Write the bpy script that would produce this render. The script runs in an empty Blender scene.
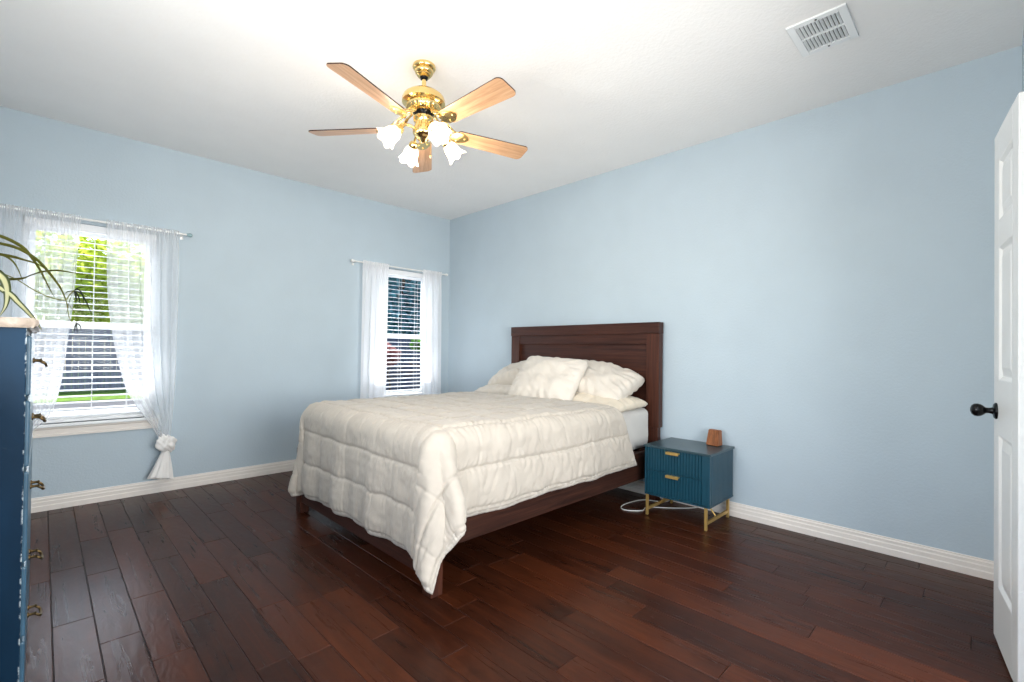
import bpy, bmesh, math, random
import numpy as np
from mathutils import Vector, Matrix, noise, Euler

random.seed(7)
SC = bpy.context.scene
COL = SC.collection
PI = math.pi

# ------------------------------------------------------------------ camera
CAM = (-3.5115, -4.6382, 1.1548)
F_PX, YAW, PITCH, ROLL, SHIFT = 473.61, .7894, .0102, -.0125, 4.85
cam_data = bpy.data.cameras.new('camera')
cam = bpy.data.objects.new('camera', cam_data)
COL.objects.link(cam)
fwd = Vector((math.cos(YAW) * math.cos(PITCH), math.sin(YAW) * math.cos(PITCH), math.sin(PITCH)))
rgt = Vector((math.sin(YAW), -math.cos(YAW), 0))
upv = rgt.cross(fwd)
cr, sr = math.cos(ROLL), math.sin(ROLL)
R2, U2 = cr * rgt - sr * upv, sr * rgt + cr * upv
M = Matrix((R2, U2, -fwd)).transposed().to_4x4()
M.translation = Vector(CAM)
cam.matrix_world = M
cam_data.sensor_fit = 'HORIZONTAL'
cam_data.sensor_width = 36.0
cam_data.lens = 36.0 * F_PX / 1024.0
cam_data.shift_y = SHIFT / 1024.0
cam_data.clip_start = 0.02
cam_data.clip_end = 200
SC.camera = cam

# ------------------------------------------------------------------ world, sun, large lamps, exposure
world = bpy.data.worlds.new('world')
SC.world = world
world.use_nodes = True
wn = world.node_tree
wn.nodes.clear()
sky = wn.nodes.new('ShaderNodeTexSky')
sky.sky_type = 'NISHITA'
sky.sun_disc = False
sky.sun_elevation = math.radians(52)
sky.sun_rotation = math.radians(25)
sky.air_density = 1.0
bg = wn.nodes.new('ShaderNodeBackground')
bg.inputs['Strength'].default_value = 0.5
wo = wn.nodes.new('ShaderNodeOutputWorld')
wn.links.new(sky.outputs[0], bg.inputs[0])
wn.links.new(bg.outputs[0], wo.inputs[0])

sun_d = bpy.data.lights.new('sun', 'SUN')
sun_d.energy = 12.0
sun_d.angle = math.radians(1.0)
sun_d.color = (1.0, .95, .86)
sun = bpy.data.objects.new('sun', sun_d)
COL.objects.link(sun)
sun.rotation_euler = Vector((.25, -.62, -1.0)).to_track_quat('-Z', 'Y').to_euler()


def area(name, loc, aim, sx, sy, watt, col):
    d = bpy.data.lights.new(name, 'AREA')
    d.shape = 'RECTANGLE'
    d.size, d.size_y = sx, sy
    d.energy = watt
    d.color = col
    o = bpy.data.objects.new(name, d)
    COL.objects.link(o)
    o.location = loc
    o.rotation_euler = (Vector(aim)).to_track_quat('-Z', 'Y').to_euler()
    return o


LAMP_W = 7.0          # each of the four fan bulbs
# added fill lamps: in an unseen left-wall opening and in the hall behind the doorway
area('side_fill', (-4.10, -3.55, 1.45), (1, -.15, 0.75), 1.5, 1.3, 84, (1.0, .985, .96))
area('hall_fill', (-2.3, -6.1, 1.40), (0.1, 1, 0.4), 2.2, 1.4, 185, (1.0, .98, .95))
# daylight entering at the two photographed windows (outside the glass)
area('left_window_daylight', (-3.255, .33, 1.35), (0, -1, .7), .70, 1.4, 17, (.96, .97, 1.0))
area('right_window_daylight', (-.66, .33, 1.35), (0, -1, .7), .70, 1.4, 15, (.94, .95, 1.0))

vs = SC.view_settings
SC.display_settings.display_device = 'sRGB'
vs.view_transform = 'Standard'
vs.look = 'None'
vs.gamma = 1.0
vs.use_curve_mapping = False
vs.exposure = -0.13


# ------------------------------------------------------------------ materials
def lin(c):
    return tuple(((v / 255) / 12.92 if v / 255 <= .04045 else ((v / 255 + .055) / 1.055) ** 2.4) for v in c)


class NT:
    def __init__(self, name):
        self.m = bpy.data.materials.new(name)
        self.m.use_nodes = True
        self.t = self.m.node_tree
        self.t.nodes.clear()
        self.out = self.n('ShaderNodeOutputMaterial')

    def n(self, typ, **kw):
        nd = self.t.nodes.new(typ)
        for k, v in kw.items():
            setattr(nd, k, v)
        return nd

    def l(self, a, b):
        self.t.links.new(a, b)

    def bsdf(self, base=None, rough=.5, metal=0.0, spec=.5):
        b = self.n('ShaderNodeBsdfPrincipled')
        if base is not None:
            b.inputs['Base Color'].default_value = (*base, 1)
        b.inputs['Roughness'].default_value = rough
        b.inputs['Metallic'].default_value = metal
        b.inputs['Specular IOR Level'].default_value = spec
        self.l(b.outputs[0], self.out.inputs[0])
        return b

    def coord(self, scale=(1, 1, 1), kind='Object'):
        tc = self.n('ShaderNodeTexCoord')
        mp = self.n('ShaderNodeMapping')
        mp.inputs['Scale'].default_value = scale
        self.l(tc.outputs[kind], mp.inputs[0])
        return mp.outputs[0]

    def noise(self, vec, scale, detail=3, rough=.55, dist=0.0):
        nz = self.n('ShaderNodeTexNoise')
        nz.inputs['Scale'].default_value = scale
        nz.inputs['Detail'].default_value = detail
        nz.inputs['Roughness'].default_value = rough
        nz.inputs['Distortion'].default_value = dist
        if vec is not None:
            self.l(vec, nz.inputs['Vector'])
        return nz.outputs['Fac']

    def ramp(self, fac, stops):
        r = self.n('ShaderNodeValToRGB')
        e = r.color_ramp.elements
        while len(e) < len(stops):
            e.new(.5)
        for i, (p, c) in enumerate(stops):
            e[i].position = p
            e[i].color = (*c, 1)
        self.l(fac, r.inputs[0])
        return r.outputs[0]

    def bump(self, fac, strength, dist, bsdf):
        b = self.n('ShaderNodeBump')
        b.inputs['Strength'].default_value = strength
        b.inputs['Distance'].default_value = dist
        self.l(fac, b.inputs['Height'])
        self.l(b.outputs[0], bsdf.inputs['Normal'])
        return b


def mat_plain(name, rgb, rough=.5, metal=0.0, spec=.5, var=.06, nscale=14, bump=0.0, bscale=60):
    t = NT(name)
    c = lin(rgb)
    b = t.bsdf(c, rough, metal, spec)
    v = t.coord()
    f = t.noise(v, nscale)
    col = t.ramp(f, [(.3, tuple(x * (1 - var) for x in c)), (.7, tuple(min(1, x * (1 + var)) for x in c))])
    t.l(col, b.inputs['Base Color'])
    if bump:
        t.bump(t.noise(v, bscale, 4), bump, .01, b)
    return t.m


def mat_wood(name, dark, mid, light, axis='x', rough=.4, grain=9, spec=.5, fine=1.0):
    t = NT(name)
    b = t.bsdf(lin(mid), rough, 0, spec)
    s = [grain * 6 * fine] * 3
    s['xyz'.index(axis)] = grain * .35
    v = t.coord(tuple(s))
    f = t.noise(v, 1.0, 6, .62, .6)
    col = t.ramp(f, [(.28, lin(dark)), (.5, lin(mid)), (.72, lin(light))])
    t.l(col, b.inputs['Base Color'])
    t.bump(f, .12, .004, b)
    return t.m


def mat_wall(name, rgb):
    t = NT(name)
    c = lin(rgb)
    b = t.bsdf(c, .62, 0, .35)
    v = t.coord(kind='Object')
    f = t.noise(v, 3, 2)
    t.l(t.ramp(f, [(.3, tuple(x * .98 for x in c)), (.7, tuple(min(1, x * 1.02) for x in c))]), b.inputs['Base Color'])
    t.bump(t.noise(v, 70, 3, .6), .16, .01, b)
    return t.m


def mat_floor():
    t = NT('floor_planks')
    b = t.bsdf((.05, .015, .01), .27, 0, .14)
    at = t.n('ShaderNodeAttribute', attribute_name='tint')
    sep = t.n('ShaderNodeSeparateColor')
    t.l(at.outputs['Color'], sep.inputs[0])
    tc = t.n('ShaderNodeTexCoord')
    off = t.n('ShaderNodeVectorMath', operation='MULTIPLY_ADD')
    t.l(at.outputs['Color'], off.inputs[0])
    off.inputs[1].default_value = (7, 19, 5)
    t.l(tc.outputs['Object'], off.inputs[2])
    mp = t.n('ShaderNodeMapping')
    mp.inputs['Scale'].default_value = (26, 1.7, 8)
    t.l(off.outputs[0], mp.inputs[0])
    g = t.noise(mp.outputs[0], 1.0, 6, .62, .8)
    mp2 = t.n('ShaderNodeMapping')
    mp2.inputs['Scale'].default_value = (5, 2.2, 3)
    t.l(off.outputs[0], mp2.inputs[0])
    blot = t.noise(mp2.outputs[0], 1.0, 3, .5, .3)
    base = t.ramp(g, [(.25, lin((30, 14, 8))), (.5, lin((60, 28, 15))), (.78, lin((90, 44, 23)))])
    tint = t.ramp(sep.outputs[0], [(0, lin((36, 17, 10))), (.45, lin((52, 25, 14))), (1, lin((76, 37, 19)))])
    mx = t.n('ShaderNodeMix', data_type='RGBA')
    mx.inputs['Factor'].default_value = .55
    t.l(base, mx.inputs[6])
    t.l(tint, mx.inputs[7])
    dk = t.ramp(blot, [(.25, (.35, .33, .33)), (.45, (1, 1, 1))])
    ml = t.n('ShaderNodeMix', data_type='RGBA', blend_type='MULTIPLY')
    ml.inputs['Factor'].default_value = .75
    t.l(mx.outputs[2], ml.inputs[6])
    t.l(dk, ml.inputs[7])
    t.l(ml.outputs[2], b.inputs['Base Color'])
    rr = t.n('ShaderNodeMapRange')
    rr.inputs['To Min'].default_value = .22
    rr.inputs['To Max'].default_value = .36
    t.l(g, rr.inputs[0])
    t.l(rr.outputs[0], b.inputs['Roughness'])
    # hand-scraped ripples
    mp3 = t.n('ShaderNodeMapping')
    mp3.inputs['Scale'].default_value = (18, 5, 5)
    t.l(off.outputs[0], mp3.inputs[0])
    rip = t.noise(mp3.outputs[0], 1.0, 2, .5, 1.2)
    t.bump(rip, .10, .02, b)
    return t.m


def mat_sheer(name, opacity, rgb=(250, 250, 252)):
    t = NT(name)
    c = lin(rgb)
    tr = t.n('ShaderNodeBsdfTransparent')
    tl = t.n('ShaderNodeBsdfTranslucent')
    tl.inputs[0].default_value = (*c, 1)
    df = t.n('ShaderNodeBsdfDiffuse')
    df.inputs[0].default_value = (*c, 1)
    m1 = t.n('ShaderNodeMixShader')
    m1.inputs[0].default_value = .5
    t.l(df.outputs[0], m1.inputs[1])
    t.l(tl.outputs[0], m1.inputs[2])
    v = t.coord((1, 1, 1))
    f = t.noise(v, 300, 1)
    mr = t.n('ShaderNodeMapRange')
    mr.inputs['To Min'].default_value = opacity - .08
    mr.inputs['To Max'].default_value = opacity + .08
    t.l(f, mr.inputs[0])
    m2 = t.n('ShaderNodeMixShader')
    t.l(mr.outputs[0], m2.inputs[0])
    t.l(tr.outputs[0], m2.inputs[1])
    t.l(m1.outputs[0], m2.inputs[2])
    t.l(m2.outputs[0], t.out.inputs[0])
    return t.m


def mat_pane():
    t = NT('window_glass')
    tr = t.n('ShaderNodeBsdfTransparent')
    tr.inputs[0].default_value = (.96, .98, .98, 1)
    gl = t.n('ShaderNodeBsdfGlossy')
    gl.inputs['Roughness'].default_value = .02
    lw = t.n('ShaderNodeFresnel')
    lw.inputs[0].default_value = 1.12
    m = t.n('ShaderNodeMixShader')
    t.l(lw.outputs[0], m.inputs[0])
    t.l(tr.outputs[0], m.inputs[1])
    t.l(gl.outputs[0], m.inputs[2])
    t.l(m.outputs[0], t.out.inputs[0])
    return t.m


def mat_lit_glass():
    t = NT('frosted_lamp_glass')
    tr = t.n('ShaderNodeBsdfTransparent')
    tr.inputs[0].default_value = (1, .97, .9, 1)
    tl = t.n('ShaderNodeBsdfTranslucent')
    tl.inputs[0].default_value = (1, .95, .86, 1)
    em = t.n('ShaderNodeEmission')
    em.inputs[0].default_value = (1, .90, .72, 1)
    em.inputs[1].default_value = .75
    v = t.coord()
    f = t.noise(v, 45, 2)
    mr = t.n('ShaderNodeMapRange')
    mr.inputs['To Min'].default_value = .42
    mr.inputs['To Max'].default_value = .62
    t.l(f, mr.inputs[0])
    m = t.n('ShaderNodeMixShader')
    t.l(mr.outputs[0], m.inputs[0])
    t.l(tr.outputs[0], m.inputs[1])
    t.l(tl.outputs[0], m.inputs[2])
    a = t.n('ShaderNodeAddShader')
    t.l(m.outputs[0], a.inputs[0])
    t.l(em.outputs[0], a.inputs[1])
    t.l(a.outputs[0], t.out.inputs[0])
    return t.m


def mat_emit(name, rgb, s):
    t = NT(name)
    e = t.n('ShaderNodeEmission')
    e.inputs[0].default_value = (*rgb, 1)
    e.inputs[1].default_value = s
    t.l(e.outputs[0], t.out.inputs[0])
    return t.m


def mat_cloth(name, rgb, var=.05, weave=420, bump=.25, rough=.85, sheen=.15):
    t = NT(name)
    c = lin(rgb)
    b = t.bsdf(c, rough, 0, .25)
    b.inputs['Sheen Weight'].default_value = sheen
    v = t.coord()
    f = t.noise(v, 6, 4)
    t.l(t.ramp(f, [(.3, tuple(x * (1 - var) for x in c)), (.7, tuple(min(1, x * (1 + var)) for x in c))]), b.inputs['Base Color'])
    t.bump(t.noise(v, weave, 2), bump, .002, b)
    return t.m


def mat_leaf(name, c1, c2, trans=.45):
    t = NT(name)
    v = t.coord()
    f = t.noise(v, 2.5, 3)
    col = t.ramp(f, [(.3, lin(c1)), (.7, lin(c2))])
    df = t.n('ShaderNodeBsdfDiffuse')
    tl = t.n('ShaderNodeBsdfTranslucent')
    t.l(col, df.inputs[0])
    t.l(col, tl.inputs[0])
    m = t.n('ShaderNodeMixShader')
    m.inputs[0].default_value = trans
    t.l(df.outputs[0], m.inputs[1])
    t.l(tl.outputs[0], m.inputs[2])
    t.l(m.outputs[0], t.out.inputs[0])
    return t.m


def mat_variegated():
    t = NT('variegated_leaf')
    b = t.bsdf(lin((120, 140, 50)), .45)
    uv = t.n('ShaderNodeUVMap')
    sx = t.n('ShaderNodeSeparateXYZ')
    t.l(uv.outputs[0], sx.inputs[0])
    mt = t.n('ShaderNodeMath', operation='SUBTRACT')
    mt.inputs[1].default_value = .5
    t.l(sx.outputs[0], mt.inputs[0])
    ab = t.n('ShaderNodeMath', operation='ABSOLUTE')
    t.l(mt.outputs[0], ab.inputs[0])
    col = t.ramp(ab.outputs[0], [(.17, lin((178, 176, 132))), (.27, lin((56, 68, 24)))])
    t.l(col, b.inputs['Base Color'])
    return t.m


def mat_dresser():
    t = NT('navy_worn_paint')
    b = t.bsdf(lin((30, 62, 88)), .5, 0, .15)
    v = t.coord((1, 1, .35))
    f = t.noise(v, 9, 3)
    base = t.ramp(f, [(.3, lin((10, 36, 55))), (.7, lin((15, 44, 66)))])
    v2 = t.coord()
    chips = t.noise(v2, 38, 4, .7)
    g = t.n('ShaderNodeNewGeometry')
    pm = t.n('ShaderNodeMath', operation='MULTIPLY_ADD')
    t.l(g.outputs['Pointiness'], pm.inputs[0])
    pm.inputs[1].default_value = 2.2
    t.l(chips, pm.inputs[2])
    mask = t.ramp(pm.outputs[0], [(.93, (0, 0, 0)), (.97, (1, 1, 1))])
    # ramp positions top out at 1: rescale
    mx = t.n('ShaderNodeMix', data_type='RGBA')
    t.l(base, mx.inputs[6])
    mx.inputs[7].default_value = (*lin((190, 200, 205)), 1)
    sc = t.n('ShaderNodeMath', operation='MULTIPLY')
    t.l(pm.outputs[0], sc.inputs[0])
    sc.inputs[1].default_value = .5
    mask.node.inputs[0].links[0].from_socket
    t.l(sc.outputs[0], mask.node.inputs[0])
    mask.node.color_ramp.elements[0].position = .86
    mask.node.color_ramp.elements[1].position = .90
    sx_ = t.n('ShaderNodeSeparateXYZ')
    t.l(v2, sx_.inputs[0])
    ed = t.n('ShaderNodeMapRange')
    ed.inputs['From Min'].default_value = .2385
    ed.inputs['From Max'].default_value = .2425
    t.l(sx_.outputs[0], ed.inputs[0])
    em_ = t.n('ShaderNodeMath', operation='MULTIPLY')
    t.l(mask, em_.inputs[0])
    t.l(ed.outputs[0], em_.inputs[1])
    t.l(em_.outputs[0], mx.inputs[0])
    t.l(mx.outputs[2], b.inputs['Base Color'])
    return t.m


M_WALL = mat_wall('blue_wall_paint', (182, 196, 205))
M_CEIL = mat_plain('ceiling_texture', (242, 241, 239), .9, 0, .2, .01, 4, .28, 55)
M_FLOOR = mat_floor()
M_GAP = mat_plain('floor_gap', (22, 12, 9), .6)
M_TRIM = mat_plain('white_trim', (232, 224, 216), .4, 0, .4, .02)
M_WHITE = mat_plain('white_paint', (236, 238, 238), .38, 0, .45, .012, 8)
M_DOOR = mat_plain('white_door_paint', (228, 229, 228), .35, 0, .45, .01, 6)
M_VINYL = mat_plain('white_vinyl', (236, 239, 242), .4, 0, .4, .01)
M_SLAT = mat_plain('blind_slat_white', (240, 241, 243), .4, 0, .4, .01)
M_PANE = mat_pane()
M_BED = mat_wood('walnut_bed_wood', (34, 18, 16), (62, 34, 26), (80, 46, 34), 'y', .42, 7, .25, 1.9)
M_BEDX = mat_wood('walnut_bed_wood_lengthwise', (30, 17, 14), (54, 31, 24), (70, 42, 31), 'x', .42, 7, .25, 1.9)
M_BEDZ = mat_wood('walnut_bed_wood_upright', (40, 21, 17), (68, 37, 27), (90, 51, 36), 'z', .4, 7, .25, 1.9)
M_OAK = mat_wood('oak_fan_blade', (156, 114, 82), (194, 150, 112), (212, 176, 142), 'x', .3, 8)
M_BLOCK = mat_wood('orange_wood', (96, 54, 28), (136, 82, 48), (160, 104, 64), 'z', .45, 10)
M_BRASS = mat_plain('polished_brass', (236, 206, 140), .2, 1.0, .5, .05)
M_GOLD = mat_plain('brushed_gold', (214, 178, 108), .35, .7, .5, .05)
M_DARKBRASS = mat_plain('antique_brass', (120, 98, 66), .36, 1.0, .5, .12, 60)
M_BLACK = mat_plain('black_metal', (22, 22, 24), .25, .6, .5, .05)
M_LAMP = mat_lit_glass()
M_BULB = mat_emit('warm_bulb', (1, .86, .62), 12)
M_TEAL = mat_plain('teal_lacquer', (18, 62, 78), .38, 0, .5, .05)
M_TEALTOP = mat_plain('teal_top_lacquer', (44, 66, 74), .3, 0, .5, .05)
M_NAVY = mat_dresser()
M_NAVYFRONT = mat_plain('navy_drawer_paint', (62, 96, 118), .35, 0, .5, .15, 25)
M_TOPWOOD = mat_wood('whitewashed_top', (112, 98, 84), (138, 124, 110), (158, 145, 132), 'y', .5, 6)
M_QUILT = mat_cloth('ivory_quilt', (178, 169, 157), .04, 500, .25)
M_HEM = mat_cloth('ivory_quilt_hem', (190, 182, 171), .04, 260, .5)
M_PILLOW = mat_cloth('ivory_pillow_linen', (205, 196, 184), .03, 420, .3)
M_CREAM = mat_cloth('cream_pillow_cotton', (208, 196, 177), .03, 420, .2)
M_PLUSH = mat_cloth('white_plush', (206, 198, 187), .04, 170, .8)
M_SHEET = mat_cloth('white_sheet', (204, 200, 194), .03, 420, .2)
M_SHEER = mat_sheer('sheer_voile', .43)
M_SHEER2 = mat_sheer('sheer_voile_dense', .86)
M_SHEERKNOT = mat_cloth('gathered_voile', (238, 234, 230), .03, 300, .3)
M_ROD = mat_plain('white_rod', (232, 232, 230), .35, .1)
M_FINIAL = mat_plain('clear_teal_finial', (150, 178, 182), .15, .2)
M_CABLE = mat_plain('white_cable', (220, 220, 215), .45)
M_LEAF = mat_plain('spider_plant_leaf', (96, 96, 34), .45, 0, .4, .2, 20)
M_LEAFDK = mat_plain('plantlet_leaf', (58, 66, 52), .5, 0, .3, .2, 20)
M_VAR = mat_variegated()
M_POT = mat_plain('terracotta_pot', (176, 104, 72), .7, 0, .3, .08, 20, .2, 90)
M_SOIL = mat_plain('potting_soil', (48, 36, 28), .95, 0, .1, .3, 60, .6, 120)
M_VENTDARK = mat_plain('vent_dark', (62, 62, 62), .9)


# ------------------------------------------------------------------ object helpers
def tag(o, label=None, cat=None, group=None, kind=None):
    if label:
        o['label'] = label
    if cat:
        o['category'] = cat
    if group:
        o['group'] = group
    if kind:
        o['kind'] = kind
    return o


def empty(name, loc, rz=0, **kw):
    o = bpy.data.objects.new(name, None)
    o.empty_display_size = .1
    COL.objects.link(o)
    o.location = loc
    o.rotation_euler = (0, 0, rz)
    return tag(o, **kw)


def obj(name, bm, m, parent=None, smooth=None, recalc=True):
    if recalc:
        bmesh.ops.recalc_face_normals(bm, faces=bm.faces)
    me = bpy.data.meshes.new(name)
    bm.to_mesh(me)
    bm.free()
    for x in (m if isinstance(m, (list, tuple)) else [m]):
        me.materials.append(x)
    o = bpy.data.objects.new(name, me)
    COL.objects.link(o)
    if parent is not None:
        o.parent = parent
    if smooth is not None:
        for p in me.polygons:
            p.use_smooth = True
        if smooth < 180:
            me.set_sharp_from_angle(angle=math.radians(smooth))
    return o


def struct(name, bm, m, parent=None, smooth=None):
    o = obj(name, bm, m, parent, smooth)
    o['kind'] = 'structure'
    return o


def box(bm, a, b, bev=0.0, seg=2, mat=0):
    a, b = Vector(a), Vector(b)
    lo = Vector((min(a.x, b.x), min(a.y, b.y), min(a.z, b.z)))
    hi = Vector((max(a.x, b.x), max(a.y, b.y), max(a.z, b.z)))
    r = bmesh.ops.create_cube(bm, size=1.0)
    vs_ = r['verts']
    for v in vs_:
        v.co = Vector(((lo.x + hi.x) / 2 + v.co.x * (hi.x - lo.x), (lo.y + hi.y) / 2 + v.co.y * (hi.y - lo.y),
                       (lo.z + hi.z) / 2 + v.co.z * (hi.z - lo.z)))
    fs = set(f for v in vs_ for f in v.link_faces)
    for f in fs:
        f.material_index = mat
    if bev > 0:
        es = list(set(e for v in vs_ for e in v.link_edges))
        bmesh.ops.bevel(bm, geom=es, offset=bev, segments=seg, profile=.5, affect='EDGES')
    return bm


def frame_from(d):
    d = d.normalized()
    up = Vector((0, 0, 1)) if abs(d.z) < .95 else Vector((1, 0, 0))
    a = d.cross(up).normalized()
    return a, a.cross(d).normalized()


def smooth_path(pts, n):
    pts = [Vector(p) for p in pts]
    if len(pts) < 3:
        return [pts[0].lerp(pts[-1], i / n) for i in range(n + 1)]
    out = []
    segs = len(pts) - 1
    for i in range(n + 1):
        s = i / n * segs
        k = min(int(s), segs - 1)
        u = s - k
        p0, p1, p2, p3 = pts[max(k - 1, 0)], pts[k], pts[k + 1], pts[min(k + 2, segs)]
        out.append(.5 * ((2 * p1) + (p2 - p0) * u + (2 * p0 - 5 * p1 + 4 * p2 - p3) * u * u + (3 * p1 - p0 - 3 * p2 + p3) * u ** 3))
    return out


def tube(bm, pts, r, seg=8, caps=True, mat=0):
    pts = [Vector(p) for p in pts]
    n = len(pts)
    rs = r if isinstance(r, (list, tuple)) else [r] * n
    rings = []
    pa = None
    for i, p in enumerate(pts):
        d = pts[min(i + 1, n - 1)] - pts[max(i - 1, 0)]
        if d.length < 1e-9:
            d = Vector((0, 0, 1))
        d.normalize()
        if pa is None:
            a, b = frame_from(d)
        else:
            a = (pa - d * pa.dot(d))
            a = a.normalized() if a.length > 1e-6 else frame_from(d)[0]
            b = a.cross(d).normalized()
        pa = a
        rings.append([bm.verts.new(p + (a * math.cos(2 * PI * k / seg) + b * math.sin(2 * PI * k / seg)) * rs[i]) for k in range(seg)])
    for i in range(n - 1):
        for k in range(seg):
            f = bm.faces.new((rings[i][k], rings[i][(k + 1) % seg], rings[i + 1][(k + 1) % seg], rings[i + 1][k]))
            f.material_index = mat
    if caps:
        bm.faces.new(rings[0][::-1]).material_index = mat
        bm.faces.new(rings[-1]).material_index = mat
    return bm


def lathe(bm, prof, seg=32, mtx=None, closed_ends=True, scallop=None):
    """prof: list of (radius, z)"""
    rings = []
    for j, (r, z) in enumerate(prof):
        ring = []
        for k in range(seg):
            a = 2 * PI * k / seg
            rr, zz = r, z
            if scallop:
                dr, dz = scallop(j / (len(prof) - 1), a)
                rr, zz = r + dr, z + dz
            v = Vector((rr * math.cos(a), rr * math.sin(a), zz))
            ring.append(bm.verts.new(mtx @ v if mtx else v))
        rings.append(ring)
    for j in range(len(rings) - 1):
        for k in range(seg):
            bm.faces.new((rings[j][k], rings[j][(k + 1) % seg], rings[j + 1][(k + 1) % seg], rings[j + 1][k]))
    if closed_ends:
        bm.faces.new(rings[0][::-1])
        bm.faces.new(rings[-1])
    return bm


def prism(bm, poly, off):
    """closed polygon (list of Vector) extruded by off"""
    a = [bm.verts.new(p) for p in poly]
    b = [bm.verts.new(Vector(p) + Vector(off)) for p in poly]
    bm.faces.new(a)
    bm.faces.new(b[::-1])
    n = len(a)
    for i in range(n):
        bm.faces.new((a[i], b[i], b[(i + 1) % n], a[(i + 1) % n]))
    return bm


def grid_mesh(bm, rows, uv=False, thick=None):
    """rows: list of lists of Vector"""
    V = [[bm.verts.new(p) for p in r] for r in rows]
    lay = bm.loops.layers.uv.verify() if uv else None
    nr, nc = len(V), len(V[0])
    for i in range(nr - 1):
        for j in range(nc - 1):
            f = bm.faces.new((V[i][j], V[i][j + 1], V[i + 1][j + 1], V[i + 1][j]))
            if uv:
                for lp, (a, b) in zip(f.loops, ((i, j), (i, j + 1), (i + 1, j + 1), (i + 1, j))):
                    lp[lay].uv = (b / (nc - 1), a / (nr - 1))
    return bm


BM = bmesh.new

# ------------------------------------------------------------------ room shell
H = 2.74
XL, YF = -4.05, -4.752
WIN = [(-3.62, -2.87), (-1.04, -.262)]     # window openings in x
WZ0, WZ1 = .60, 2.042
WT = .15

# plank floor: one mesh of real boards
bm = BM()
cl = bm.loops.layers.float_color.new('tint')
random.seed(21)
pw = .1285
x = -3.316 - pw * 6 - .02
while x < .02:
    y = YF - .8 - random.random() * .9
    while y < .02:
        L = random.uniform(.38, 1.25)
        a = (x + .0008, y + .0008, -.006)
        b = (x + pw - .0008, min(y + L, .04) - .0008, 0)
        x0, y0, x1, y1 = a[0], a[1], b[0], b[1]
        e = .0022
        t0 = [bm.verts.new(p) for p in ((x0 + e, y0 + e, 0), (x1 - e, y0 + e, 0), (x1 - e, y1 - e, 0), (x0 + e, y1 - e, 0))]
        t1 = [bm.verts.new(p) for p in ((x0, y0, -.003), (x1, y0, -.003), (x1, y1, -.003), (x0, y1, -.003))]
        fs = [bm.faces.new(t0)] + [bm.faces.new((t1[i], t1[(i + 1) % 4], t0[(i + 1) % 4], t0[i])) for i in range(4)]
        c = (random.random(), random.random(), random.random(), 1)
        for f in fs:
            for lp in f.loops:
                lp[cl] = c
        y += L
    x += pw
bx = BM()
n0 = len(bm.faces)
box(bm, (XL - .2, YF - 1.6, -.12), (.2, .2, -.0026), mat=1)
floor = struct('floor', bm, [M_FLOOR, M_GAP])

bm = BM()
box(bm, (XL - .2, YF - 1.6, H), (.2, .62, H + .12))  # extended past the window wall as an added, unseen eave blocking high sun
struct('ceiling', bm, M_CEIL)

# window wall with two openings
bm = BM()
xs = [XL - .15] + [v for w in WIN for v in w] + [.15]
for i in range(0, len(xs), 2):
    box(bm, (xs[i], 0, 0), (xs[i + 1], WT, H))
for w in WIN:
    box(bm, (w[0], 0, 0), (w[1], WT, WZ0))
    box(bm, (w[0], 0, WZ1), (w[1], WT, H))
struct('wall_back', bm, M_WALL)
bm = BM()
box(bm, (0, YF - .12, 0), (.15, 0, H))
struct('wall_right', bm, M_WALL)
# left wall with an unseen opening added near the camera for the side fill
bm = BM()
box(bm, (XL - .12, -2.75, 0), (XL, 0, H))
box(bm, (XL - .12, YF - .12, 0), (XL, -4.35, H))
box(bm, (XL - .12, -4.35, 0), (XL, -2.75, .75))
box(bm, (XL - .12, -4.35, 2.15), (XL, -2.75, H))
struct('wall_left', bm, M_WALL)
# front wall with the doorway
DX0, DX1 = -3.2, -1.18
bm = BM()
box(bm, (DX1, YF - .12, 0), (0, YF, H))
box(bm, (XL, YF - .12, 0), (DX0, YF, H))
box(bm, (DX0, YF - .12, 2.1), (DX1, YF, H))
struct('wall_front', bm, M_WALL)


# baseboards: stepped profile
def baseboard(name, p0, p1, inward):
    prof = [(0, 0), (.016, 0), (.016, .034), (.0125, .040), (.0125, .062), (.009, .068), (.009, .083), (.005, .088), (.004, .097), (0, .098)]
    p0, p1, inward = Vector(p0), Vector(p1), Vector(inward)
    bm = BM()
    prism(bm, [p0 + inward * a + Vector((0, 0, z)) for a, z in prof], p1 - p0)
    return struct(name, bm, M_TRIM)


baseboard('baseboard_back', (XL, 0, 0), (0, 0, 0), (0, -1, 0))
baseboard('baseboard_right', (0, YF, 0), (0, -.016, 0), (-1, 0, 0))
baseboard('baseboard_left', (XL, -4.7, 0), (XL, -.016, 0), (1, 0, 0))
baseboard('baseboard_front', (-.02, YF, 0), (-1.06, YF, 0), (0, 1, 0))
bm = BM()
box(bm, (DX1 - .01, YF, 0), (DX1 + .06, YF + .016, 2.16), .004)
box(bm, (DX0 - .06, YF, 0), (DX0 + .01, YF + .016, 2.16), .004)
box(bm, (DX0 - .06, YF, 2.09), (DX1 + .06, YF + .0155, 2.16), .004)
struct('trim_1', bm, M_WHITE)


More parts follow.
